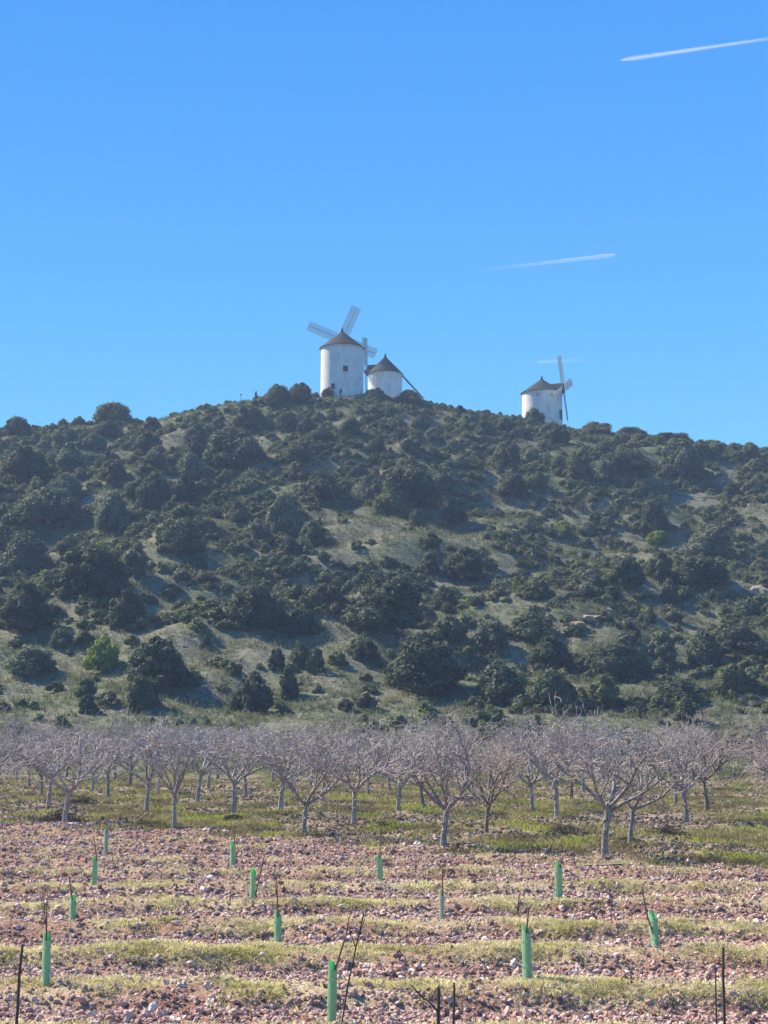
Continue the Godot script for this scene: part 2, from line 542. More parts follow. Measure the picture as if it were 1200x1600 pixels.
# ---------------------------------------------------------------- a body as one skin: tapered bones joined softly, meshed as surface nets
func skin(s: Shape, bones: Array, lo: Vector3, hi: Vector3, cell: float, soft: float) -> void:
	var nx := int((hi.x - lo.x) / cell) + 2; var ny := int((hi.y - lo.y) / cell) + 2; var nz := int((hi.z - lo.z) / cell) + 2
	var field := PackedFloat32Array(); field.resize(nx * ny * nz)
	for z in nz:
		for y in ny:
			for x in nx:
				field[(z * ny + y) * nx + x] = body_field(bones, lo + Vector3(x, y, z) * cell, soft)
	var vid := {}
	for z in nz - 1:
		for y in ny - 1:
			for x in nx - 1:
				var sum := Vector3.ZERO
				var cnt := 0
				for e in [[0, 1], [2, 3], [4, 5], [6, 7], [0, 2], [1, 3], [4, 6], [5, 7], [0, 4], [1, 5], [2, 6], [3, 7]]:
					var a := Vector3i(e[0] & 1, (e[0] >> 1) & 1, e[0] >> 2); var b := Vector3i(e[1] & 1, (e[1] >> 1) & 1, e[1] >> 2)
					var fa := field[((z + a.z) * ny + y + a.y) * nx + x + a.x]; var fb := field[((z + b.z) * ny + y + b.y) * nx + x + b.x]
					if (fa < 0.0) != (fb < 0.0):
						sum += Vector3(a).lerp(Vector3(b), fa / (fa - fb)); cnt += 1
				if cnt:
					vid[(z * ny + y) * nx + x] = lo + (Vector3(x, y, z) + sum / cnt) * cell
	var grad := func(p: Vector3) -> Vector3:
		var e := cell * 0.6
		return Vector3(body_field(bones, p + Vector3(e, 0, 0), soft) - body_field(bones, p - Vector3(e, 0, 0), soft), body_field(bones, p + Vector3(0, e, 0), soft) - body_field(bones, p - Vector3(0, e, 0), soft), body_field(bones, p + Vector3(0, 0, e), soft) - body_field(bones, p - Vector3(0, 0, e), soft)).normalized()
	var tone := func(p: Vector3) -> Color:
		var best := 1e9; var col := Color.WHITE
		for bo in bones:
			var dd := cap(bo, p)
			if dd < best: best = dd; col = bo[4]
		return col
	for z in range(1, nz - 1):
		for y in range(1, ny - 1):
			for x in range(1, nx - 1):
				var k := (z * ny + y) * nx + x
				for e in [[1, nx, nx * ny], [nx, nx * ny, 1], [nx * ny, 1, nx]]:
					if (field[k] < 0.0) != (field[k + e[0]] < 0.0):
						var ids := [k, k - e[1], k - e[1] - e[2], k - e[2]]
						if ids.all(func(q): return vid.has(q)):
							var p: Array = ids.map(func(q): return vid[q])
							var nn: Array = p.map(func(q): return grad.call(q))
							var col: Color = tone.call((p[0] + p[2]) / 2.0)
							s.tri(p[0], p[1], p[2], nn[0], nn[1], nn[2], col)
							s.tri(p[0], p[2], p[3], nn[0], nn[2], nn[3], col)

func cap(bo: Array, p: Vector3) -> float:
	var a: Vector3 = bo[0]; var b: Vector3 = bo[1]
	var ab := b - a
	var t := clampf((p - a).dot(ab) / maxf(ab.length_squared(), 1e-9), 0.0, 1.0)
	return (p - a - ab * t).length() - lerpf(bo[2], bo[3], t)

func body_field(bones: Array, p: Vector3, soft: float) -> float:
	var d := 1e9
	for bo in bones:
		var e := cap(bo, p)
		var q := maxf(soft - absf(d - e), 0.0) / soft
		d = minf(d, e) - q * q * soft * 0.25
	return d

func person(at: Vector3, turn: float, coat: Color, legs: Color, hair: Color, stride: float, label: String) -> void:
	var sk := Color(0.45, 0.27, 0.19)
	var shoe := Color(0.05, 0.045, 0.04)
	var bones := [
		[Vector3(0, 0.98, 0), Vector3(0, 1.15, 0), 0.14, 0.13, coat], [Vector3(0, 1.15, 0), Vector3(0, 1.36, 0.01), 0.13, 0.14, coat],
		[Vector3(-0.15, 1.38, 0), Vector3(0.15, 1.38, 0), 0.075, 0.075, coat], [Vector3(0, 1.4, 0), Vector3(0, 1.5, -0.01), 0.06, 0.052, sk],
		[Vector3(0, 1.6, 0.0), Vector3(0, 1.54, -0.02), 0.095, 0.07, sk], [Vector3(0, 1.575, -0.09), Vector3(0, 1.555, -0.115), 0.014, 0.017, sk],
		[Vector3(0, 1.635, 0.015), Vector3(0, 1.6, 0.04), 0.098, 0.085, hair], [Vector3(-0.092, 1.58, 0.0), Vector3(-0.095, 1.56, 0.0), 0.018, 0.014, sk], [Vector3(0.092, 1.58, 0.0), Vector3(0.095, 1.56, 0.0), 0.018, 0.014, sk]]
	for q in [-1.0, 1.0]:
		var hip := Vector3(q * 0.09, 0.94, 0); var knee := Vector3(q * 0.1, 0.5, -0.04 - q * stride * 0.5); var ankle := Vector3(q * 0.1, 0.09, 0.03 - q * stride)
		bones.append_array([[hip, knee, 0.1, 0.065, legs], [knee, ankle, 0.065, 0.045, legs], [ankle + Vector3(0, -0.03, 0.02), ankle + Vector3(q * 0.02, -0.045, -0.17), 0.045, 0.035, shoe]])
		var sh := Vector3(q * 0.19, 1.37, 0); var el := Vector3(q * 0.25, 1.1, 0.03 + q * stride * 0.4); var wr := Vector3(q * 0.24, 0.87, -0.06 + q * stride * 0.6)
		bones.append_array([[sh, el, 0.06, 0.046, coat], [el, wr, 0.046, 0.033, coat]])
	var s := Shape.new()
	skin(s, bones, Vector3(-0.4, -0.02, -0.45), Vector3(0.4, 1.8, 0.45), 0.03, 0.05)
	for q in [-1.0, 1.0]:
		var wr := Vector3(q * 0.24, 0.87, -0.06 + q * stride * 0.6)
		var pm := wr + Vector3(0, -0.085, -0.01)
		var hand := [[wr + Vector3(0, 0.02, 0), wr + Vector3(0, -0.02, 0), 0.028, 0.026, sk], [wr + Vector3(0, -0.02, -0.02), pm + Vector3(0, 0, -0.025), 0.016, 0.014, sk], [wr + Vector3(0, -0.02, 0.015), pm + Vector3(0, 0, 0.025), 0.016, 0.014, sk]]
		for k in 4:
			var z := lerpf(-0.032, 0.034, k / 3.0)
			var l: float = [0.07, 0.078, 0.074, 0.058][k]
			var m := pm + Vector3(-q * 0.006, -l * 0.5, z)
			hand.append_array([[pm + Vector3(0, 0.01, z), m, 0.0095, 0.009, sk], [m, m + Vector3(-q * 0.018, -l * 0.45, 0), 0.009, 0.0075, sk]])
		hand.append_array([[wr + Vector3(0, -0.03, -0.025), wr + Vector3(-q * 0.01, -0.065, -0.058), 0.012, 0.0105, sk], [wr + Vector3(-q * 0.01, -0.065, -0.058), wr + Vector3(-q * 0.018, -0.1, -0.066), 0.0105, 0.008, sk]])
		skin(s, hand, wr + Vector3(-0.07, -0.2, -0.11), wr + Vector3(0.07, 0.045, 0.08), 0.0055, 0.008)
	var o := thing("person", at)
	o.rotation.y = turn
	part("body", s, mats.skin, o)
	for q in [-1.0, 1.0]:
		var eyes := Shape.new()
		eyes.ball(Vector3(q * 0.034, 1.592, -0.08), Vector3(0.013, 0.009, 0.012), 8, 6, Color(0.05, 0.04, 0.04))
		part("eye", eyes, mats.skin, o)
	var mouth := Shape.new()
	mouth.ball(Vector3(0, 1.515, -0.087), Vector3(0.026, 0.006, 0.01), 8, 6, Color(0.3, 0.12, 0.1))
	part("mouth", mouth, mats.skin, o)
	tag(o, label, "person")

# ---------------------------------------------------------------- young plants in the field
# foot, top of the tube and top of the stick are points of the photograph; the thing is built upright at the distance where its foot meets the soil
func guard(foot: Vector2, top: Vector2, stick: Vector2, wide: float, twigs: Array, label: String, pale := false) -> void:
	var p := on_ground(foot.x, foot.y)
	p.y = soil(p.x, -p.z)
	var k := scale_at(p)
	var up := Vector3((top.x - foot.x) / k, (foot.y - top.y) / k, rnd(-0.02, 0.02))
	var o := thing("young_plant", p)
	tag(o, label, "sapling", "young plants in tree guards")
	var s := Shape.new()
	var y := up.normalized()
	var b := Basis(Vector3.RIGHT, y, Vector3.RIGHT.cross(y)).orthonormalized().rotated(y, 0.785 + rnd(-0.35, 0.35))
	var rr := wide / k / 2.0 * 0.84
	var prof: Array[Vector3] = []
	for q in 16:      # a rounded square
		var a := TAU * q / 16.0
		var m := 1.0 / pow(pow(absf(cos(a)), 5.0) + pow(absf(sin(a)), 5.0), 0.2)
		prof.append(Vector3(cos(a), 0, sin(a)) * m)
	var tip := up.length()
	for q in 16:
		var u := prof[q]; var w := prof[(q + 1) % 16]
		var j0 := 0.0
		for st in 5:
			var y0 := -0.05 + (tip + 0.05) * st / 5.0; var y1 := -0.05 + (tip + 0.05) * (st + 1) / 5.0
			var w0 := 1.0 + 0.07 * sin(st * 2.1 + foot.x); var w1 := 1.0 + 0.07 * sin((st + 1) * 2.1 + foot.x)
			var cu := Vector3.UP * (-0.045 * u.z) if st == 4 else Vector3.ZERO      # the mouth is cut at a slant
			var cw := Vector3.UP * (-0.045 * w.z) if st == 4 else Vector3.ZERO
			s.quad(b * (u * rr * w0 + Vector3.UP * y0), b * (w * rr * w0 + Vector3.UP * y0), b * (w * rr * w1 + Vector3.UP * y1 + cw), b * (u * rr * w1 + Vector3.UP * y1 + cu), b * (u + w), Color(1, 1, 1))
			s.quad(b * (u * (rr * w0 - 0.005) + Vector3.UP * y0), b * (w * (rr * w0 - 0.005) + Vector3.UP * y0), b * (w * (rr * w1 - 0.005) + Vector3.UP * y1 + cw), b * (u * (rr * w1 - 0.005) + Vector3.UP * y1 + cu), -(b * (u + w)), Color(1, 1, 1))
		var wt := 1.0 + 0.07 * sin(5 * 2.1 + foot.x)
		var tu := Vector3.UP * (tip - 0.045 * u.z)
		var tw := Vector3.UP * (tip - 0.045 * w.z)
		s.quad(b * (u * rr * wt + tu), b * (w * rr * wt + tw), b * (w * (rr * wt - 0.005) + tw), b * (u * (rr * wt - 0.005) + tu), y, Color(1, 1, 1))
	part("tree_guard", s, mats.palegreen if pale else mats.green, o)
	for hh in [0.3, 0.78]:      # ties
		var ti := Shape.new()
		for q in 16:
			var u := prof[q] * (rr * 1.09 + 0.003); var w := prof[(q + 1) % 16] * (rr * 1.09 + 0.003)
			ti.quad(b * (u + Vector3.UP * (tip * hh - 0.006)), b * (w + Vector3.UP * (tip * hh - 0.006)), b * (w + Vector3.UP * (tip * hh + 0.006)), b * (u + Vector3.UP * (tip * hh + 0.006)), b * (u + w), Color(1, 1, 1))
		part("tie", ti, mats.palegreen, o)
	var to := Vector3((stick.x - foot.x) / k, (foot.y - stick.y) / k, 0.0)
	var off := b * Vector3(rr * 0.5, 0, rr * 0.4)
	var sp := Shape.new()
	sp.tube(PackedVector3Array([off + Vector3.DOWN * 0.1, off * 0.7 + up * 0.5, off * 0.5 + up * 0.97, to + off * 0.3]), PackedFloat32Array([0.014, 0.013, 0.012, 0.008]), 7, Color(0.9, 0.85, 0.8))
	part("stick", sp, mats.stick, o)
	if twigs.size():
		var shoot := Shape.new()
		for e in twigs:      # [from, to] in photograph points
			var a := Vector3((e[0] - foot.x) / k, (foot.y - e[1]) / k, rnd(-0.03, 0.03)); var c := Vector3((e[2] - foot.x) / k, (foot.y - e[3]) / k, rnd(-0.1, 0.1))
			shoot.tube(PackedVector3Array([a, a.lerp(c, 0.5) + Vector3(rnd(-0.02, 0.02), 0, 0), c]), PackedFloat32Array([0.007, 0.0055, 0.003]), 5, Color(0.9, 0.85, 0.85))
		part("shoot", shoot, mats.stick, o)

func bare_stake(foot: Vector2, top: Vector2, r: float, twigs: Array, label: String, cat := "stake", called := "wooden_stake") -> void:
	var p := on_ground(foot.x, foot.y)
	p.y = soil(p.x, -p.z)
	var k := scale_at(p)
	var o := thing(called, p)
	tag(o, label, cat)
	var to := Vector3((top.x - foot.x) / k, (foot.y - top.y) / k, 0.0)
	var s := Shape.new()
	s.tube(PackedVector3Array([Vector3.DOWN * 0.15, to * 0.35 + Vector3(rnd(-0.006, 0.006), 0, 0), to * 0.7 + Vector3(rnd(-0.008, 0.008), 0, 0), to]), PackedFloat32Array([r, r * 0.97, r * 0.92, r * 0.8]), 8, Color(0.8, 0.78, 0.75))
	part("post" if cat == "stake" else "stem", s, mats.darkstick, o)
	var tw := Shape.new()
	for e in twigs:
		var a := Vector3((e[0] - foot.x) / k, (foot.y - e[1]) / k, rnd(-0.02, 0.02)); var c := Vector3((e[2] - foot.x) / k, (foot.y - e[3]) / k, rnd(-0.1, 0.1))
		tw.tube(PackedVector3Array([a, a.lerp(c, 0.5) + Vector3(rnd(-0.02, 0.02), rnd(-0.02, 0.02), 0), c]), PackedFloat32Array([r * 0.7, r * 0.55, r * 0.3]), 5, Color(0.8, 0.78, 0.75))
	if twigs.size():
		part("twigs", tw, mats.darkstick, o)

# ================================================================ the scene
func _ready() -> void:
	cam = Camera3D.new()
	cam.name = "camera"
	add_child(cam)
	cam.position = EYE
	cam.rotation_degrees = Vector3(7.92, 0, 0)
	cam.fov = 37.28
	cam.near = 0.5
	cam.far = 30000.0
	cam.current = true

	var env := Environment.new()
	env.background_mode = Environment.BG_SKY
	var sky := Sky.new()
	var sm := ProceduralSkyMaterial.new()
	sm.sky_top_color = Color(0.019, 0.127, 0.41).linear_to_srgb()
	sm.sky_horizon_color = Color(0.15, 0.435, 0.54).linear_to_srgb()
	sm.sky_curve = 0.15
	sm.sun_angle_max = 28.0
	sm.sun_curve = 0.15
	sm.ground_horizon_color = Color(0.16, 0.15, 0.11).linear_to_srgb()
	sm.ground_bottom_color = Color(0.12, 0.1, 0.08).linear_to_srgb()
	sky.sky_material = sm
	env.sky = sky
	env.tonemap_mode = Environment.TONE_MAPPER_LINEAR
	env.tonemap_exposure = 2.3
	env.fog_enabled = true
	env.fog_density = 0.0005
	env.fog_light_color = Color(0.75, 0.85, 1.0)
	env.sdfgi_enabled = true
	env.ssao_enabled = true
	env.ssil_enabled = true
	var we := WorldEnvironment.new()
	we.name = "world_environment"
	we.environment = env
	add_child(we)

	var sun := DirectionalLight3D.new()
	sun.name = "sun"
	sun.light_energy = 1.6
	sun.light_color = Color(1.0, 0.945, 0.85)
	sun.light_angular_distance = 0.5
	sun.shadow_enabled = true
	add_child(sun)
	var az := deg_to_rad(59.0)      # ahead and to the side of the shadowless faces: the near walls of the mills are in shade
	var el := deg_to_rad(42.0)
	var to_sun := Vector3(-sin(az) * cos(el), sin(el), -cos(az) * cos(el))
	sun.look_at_from_position(to_sun * 50.0, Vector3.ZERO, Vector3.UP)

	n_lump.seed = 11; n_lump.frequency = 0.03; n_lump.fractal_octaves = 3
	n_fine.seed = 23; n_fine.frequency = 0.35; n_fine.fractal_octaves = 3
	n_patch.seed = 37; n_patch.frequency = 0.09; n_patch.fractal_octaves = 3

	make_materials()
	build_ground()
	build_mills()
	build_hill_plants()
	build_orchard()
	build_field()
	build_contrails()

func make_materials() -> void:
	var m: StandardMaterial3D
	m = mat("soil", Color(1, 1, 1), 0.95)
	m.albedo_texture = noise_map(0.02, [[0.25, Color(0.50, 0.45, 0.44)], [0.5, Color(0.74, 0.72, 0.71)], [0.75, Color(1.0, 0.96, 0.94)]], 3)
	m.uv1_triplanar = true; m.uv1_world_triplanar = true; m.uv1_scale = Vector3(0.55, 0.55, 0.55)
	m.normal_enabled = true
	m.normal_texture = noise_map(0.05, [], 4, 512, true)
	m.normal_scale = 1.2
	m = mat("turf", Color(1, 1, 1), 0.95)
	m.albedo_texture = noise_map(0.015, [[0.2, Color(0.48, 0.5, 0.44)], [0.5, Color(0.74, 0.73, 0.68)], [0.8, Color(1.0, 0.96, 0.9)]], 5)
	m.uv1_triplanar = true; m.uv1_world_triplanar = true; m.uv1_scale = Vector3(0.16, 0.16, 0.16)
	m.normal_enabled = true
	m.normal_texture = noise_map(0.05, [], 6, 512, true)
	m.normal_scale = 1.0
	m = mat("whitewash", Color(0.66, 0.65, 0.635), 0.9)
	m.albedo_texture = noise_map(0.008, [[0.2, Color(0.80, 0.79, 0.75)], [0.42, Color(0.95, 0.95, 0.94)], [0.7, Color(1, 1, 1)]], 8)
	m.uv1_triplanar = true; m.uv1_scale = Vector3(0.16, 0.09, 0.16)
	m = mat("roof", Color(0.038, 0.041, 0.046), 0.85)
	m.albedo_texture = noise_map(0.03, [[0.2, Color(0.55, 0.53, 0.5)], [0.5, Color(0.8, 0.78, 0.76)], [0.8, Color(1, 1, 1)]], 9, 256)
	m.uv1_triplanar = true; m.uv1_scale = Vector3(0.5, 0.5, 0.5)
	mat("timber", Color(0.16, 0.14, 0.13), 0.85)
	mat("lattice", Color(0.6, 0.59, 0.6), 0.85)
	mat("dark lattice", Color(0.27, 0.26, 0.26), 0.85)
	mat("shutter", Color(0.4, 0.39, 0.39), 0.8)
	mat("darkpane", Color(0.03, 0.03, 0.035), 0.5)
	mat("skin", Color(1, 1, 1), 0.8)
	m = mat("bark", Color(0.43, 0.39, 0.36), 0.85)
	m.albedo_texture = noise_map(0.03, [[0.3, Color(0.36, 0.34, 0.34)], [0.5, Color(0.72, 0.70, 0.70)], [0.68, Color(1, 1, 1)]], 12, 256)
	m.uv1_triplanar = true; m.uv1_scale = Vector3(2.2, 0.9, 2.2)
	mat("twig", Color(0.40, 0.35, 0.32), 0.8)
	mat("pale twig", Color(0.47, 0.42, 0.39), 0.8)
	mat("brown twig", Color(0.35, 0.285, 0.25), 0.8)
	for e in [["pale bark", Color(0.54, 0.49, 0.44)], ["brown bark", Color(0.33, 0.27, 0.23)]]:
		var bm := mat(e[0], e[1], 0.85)
		bm.albedo_texture = m.albedo_texture
		bm.uv1_triplanar = true; bm.uv1_scale = m.uv1_scale
	m = mat("green", Color(0.46, 0.68, 0.45), 0.4)
	m.backlight_enabled = true
	m.backlight = Color(0.75, 1.0, 0.8)
	m = mat("palegreen", Color(0.46, 0.60, 0.50), 0.5)
	m.backlight_enabled = true
	m.backlight = Color(0.9, 1.0, 0.9)
	mat("stick", Color(0.17, 0.12, 0.10), 0.9)
	mat("darkstick", Color(0.095, 0.075, 0.07), 0.9)
	mat("clods", Color(1, 1, 1), 0.95)
	m = mat("grass", Color(1, 1, 1), 0.85)
	m.backlight_enabled = true
	m.backlight = Color(0.9, 0.9, 0.8)
	m = mat("contrail", Color(0.85, 0.93, 0.97), 1.0)
	m.transparency = BaseMaterial3D.TRANSPARENCY_ALPHA
	m.backlight_enabled = true
	m.backlight = Color(0.8, 0.8, 0.8)
	mat("cliffrock", Color(0.31, 0.24, 0.175), 0.9)
	mat("palerock", Color(0.46, 0.42, 0.34), 0.9)
	mat("whiterock", Color(0.7, 0.68, 0.62), 0.9)

const LEAF := {"dark green": Color(0.13, 0.145, 0.105), "grey green": Color(0.19, 0.2, 0.155), "olive green": Color(0.178, 0.18, 0.105), "deep green": Color(0.095, 0.108, 0.082), "brownish green": Color(0.155, 0.145, 0.1), "yellow green": Color(0.27, 0.30, 0.075), "scrub": Color(1, 1, 1)}
func leaf_mat(tone: String) -> StandardMaterial3D:
	var m := mat("leaf " + tone, LEAF[tone], 0.7)
	m.backlight_enabled = true
	m.backlight = Color(0.72, 0.76, 0.5)
	return m

func soil_tone(x: float, d: float) -> Color:
	var p := n_patch.get_noise_2d(x * 3.0, d * 3.0)
	var a := Color(0.31, 0.18, 0.135).lerp(Color(0.41, 0.265, 0.2), clampf(0.5 + p, 0, 1))
	return a.lerp(Color(0.46, 0.40, 0.25), rows_at(d) * clampf(0.55 + p, 0.0, 0.9) * (1.0 - 0.6 * smoothstep(30.0, 40.0, d)))

func orchard_tone(x: float, d: float) -> Color:
	var p := n_patch.get_noise_2d(x * 1.6, d * 1.6) * 1.3
	return Color(0.30, 0.235, 0.175).lerp(Color(0.27, 0.245, 0.15), clampf(0.55 + p, 0.0, 1.0))

func hill_tone(x: float, d: float) -> Color:
	var p := n_patch.get_noise_2d(x * 0.7, d * 0.7)
	var c := Color(0.145, 0.163, 0.105).lerp(Color(0.2, 0.2, 0.142), clampf(0.4 + p * 1.6, 0.0, 1.0))
	var q := n_patch.get_noise_2d(x * 2.0 + 90.0, d * 2.0)
	return c.lerp(Color(0.26, 0.22, 0.185), clampf(q * 2.2 - 0.5, 0.0, 0.6))

func build_ground() -> void:
	var yes := func(_x, _d): return true
	var far_x := PackedFloat32Array([-2400, -1400, -800, -500])
	far_x.append_array(steps(-340, 340, 17))
	far_x.append_array(PackedFloat32Array([500, 800, 1400, 2400]))
	var far_d := PackedFloat32Array([-600, -200, -60])
	far_d.append_array(steps(-20, 640, 16.5))
	far_d.append_array(PackedFloat32Array([800, 1200, 1800, 2600]))
	patch("countryside_ground", far_x, far_d, func(x, d): return ground(x, d) - (0.5 if d < 96 else 2.2), hill_tone, yes, mats.turf)
	patch("hillside", steps(-125, 125, 1.25), steps(91.0, 345, 1.25), func(x, d): return ground(x, d), hill_tone, yes, mats.turf)
	patch("orchard_ground", steps(-45, 45, 0.5), steps(18.0, 94, 0.5), func(x, d): return ground(x, d) - 0.03 + n_fine.get_noise_2d(x * 0.9, d * 0.9) * 0.22, orchard_tone, func(x, d): return d > edge(x) - 1.6, mats.turf)
	patch("ploughed_field", steps(-20, 20, 0.15), steps(11, 58, 0.15), soil, soil_tone, func(x, d): return d < edge(x) + n_fine.get_noise_2d(x, d) * 1.2, mats.soil)

func build_mills() -> void:
	# the nearest mill, sails on its far side
	var c := Vector3((533.5 - 600.0) / F * 246.0, 0, -244.0)
	var r := 3.52
	var foot := 3.3 + (1130.0 - 619.0) / F * 242.0
	var a := windmill(Vector3(c.x, foot, c.z), r, 9.0, 3.0, -PI / 2 - 0.03, r + 0.75, 0.40, 6.1, 1.6, 2.6, 0.1, mats.lattice, "tall white windmill with two small dark windows and pale sails behind its roof")
	wall_opening(a, "window", r, asin((540.0 - 533.5) / 35.0), (619.0 - 572.0) / 9.75, 0.72, 0.75)
	wall_opening(a, "window", r, asin((520.0 - 533.5) / 35.0), (619.0 - 600.0) / 9.75, 0.52, 0.72)
	# the smaller one close behind
	var r2 := 3.0
	var k2 := F / 262.0
	var top2 := 3.3 + (1130.0 - 582.0) / k2
	var x2 := (602.0 - 600.0) / k2
	var b := windmill(Vector3(x2, top2 - 6.6, -262.0), r2, 7.05, 3.3, PI + 0.33, r2 + 0.62, -0.06, 6.1, 1.35, 0.7, -0.35, mats["dark lattice"], "short white windmill with dark sails and a long tail pole, partly behind the tall one")
	var tp := Shape.new()
	var out := Vector3(cos(0.1), 0, sin(0.1))
	tp.tube(PackedVector3Array([Vector3.UP * 7.6 + out * 2.0, Vector3.UP * 6.55 + out * 3.2, Vector3.UP * 2.6 + out * 6.7]), PackedFloat32Array([0.15, 0.17, 0.13]), 8, Color(0.9, 0.9, 0.9))
	part("tail_pole", tp, mats.timber, b)
	# the one standing apart along the ridge
	var r3 := 3.45
	var k3 := F / 255.0
	var top3 := 3.3 + (1130.0 - 609.0) / k3
	var x3 := (852.0 - 600.0) / k3
	var d := windmill(Vector3(x3, top3 - 7.0, -255.0), r3, 7.0, 2.6, deg_to_rad(23.5), r3 + 0.3, 0.42, 5.6, 1.3, 0.5, -0.2, mats.lattice, "white windmill standing apart on the ridge, its dark sails seen almost edge on")
	wall_opening(d, "window", r3, asin(-10.0 / 32.0), 6.1, 0.3, 0.35)
	wall_opening(d, "window", r3, asin(13.0 / 32.0), 6.1, 0.3, 0.35)
	wall_opening(d, "door", r3, asin(27.5 / 32.0), 2.9, 0.8, 1.5)
	# people on the ridge
	var pp := on_ground(532.5, 617.5)
	pp.z = -238.5; pp.y = ground(pp.x, 238.5)
	person(pp, 2.6, Color(0.03, 0.04, 0.09), Color(0.03, 0.035, 0.06), Color(0.03, 0.02, 0.015), 0.08, "person in dark clothes standing before the wall of the tall windmill")
	var p2 := Vector3((397.0 - 600.0) / F * 243.0, 0, -241.5)
	p2.y = ground(p2.x, 241.5) - 0.1
	person(p2, 1.2, Color(0.02, 0.035, 0.13), Color(0.025, 0.03, 0.06), Color(0.05, 0.03, 0.02), 0.16, "person in dark blue on the bare crest beside the big ridge bush")
	var post := Shape.new()
	post.tube(PackedVector3Array([Vector3.DOWN * 0.5, Vector3.UP * 0.9, Vector3.UP * 1.5]), PackedFloat32Array([0.05, 0.045, 0.04]), 7, Color(1, 1, 1))
	post.box(Transform3D(Basis(), Vector3(0, 1.3, 0.06)), Vector3(0.13, 0.09, 0.015), Color(1, 1, 1))
	var po := part("marker_post", post, mats.timber)
	po.position = Vector3((373.0 - 600.0) / F * 241.0, 0, -240.0)
	po.position.y = ground(po.position.x, 240.0)
	tag(po, "thin marker post on the bare crest, downhill of the person in blue", "post")

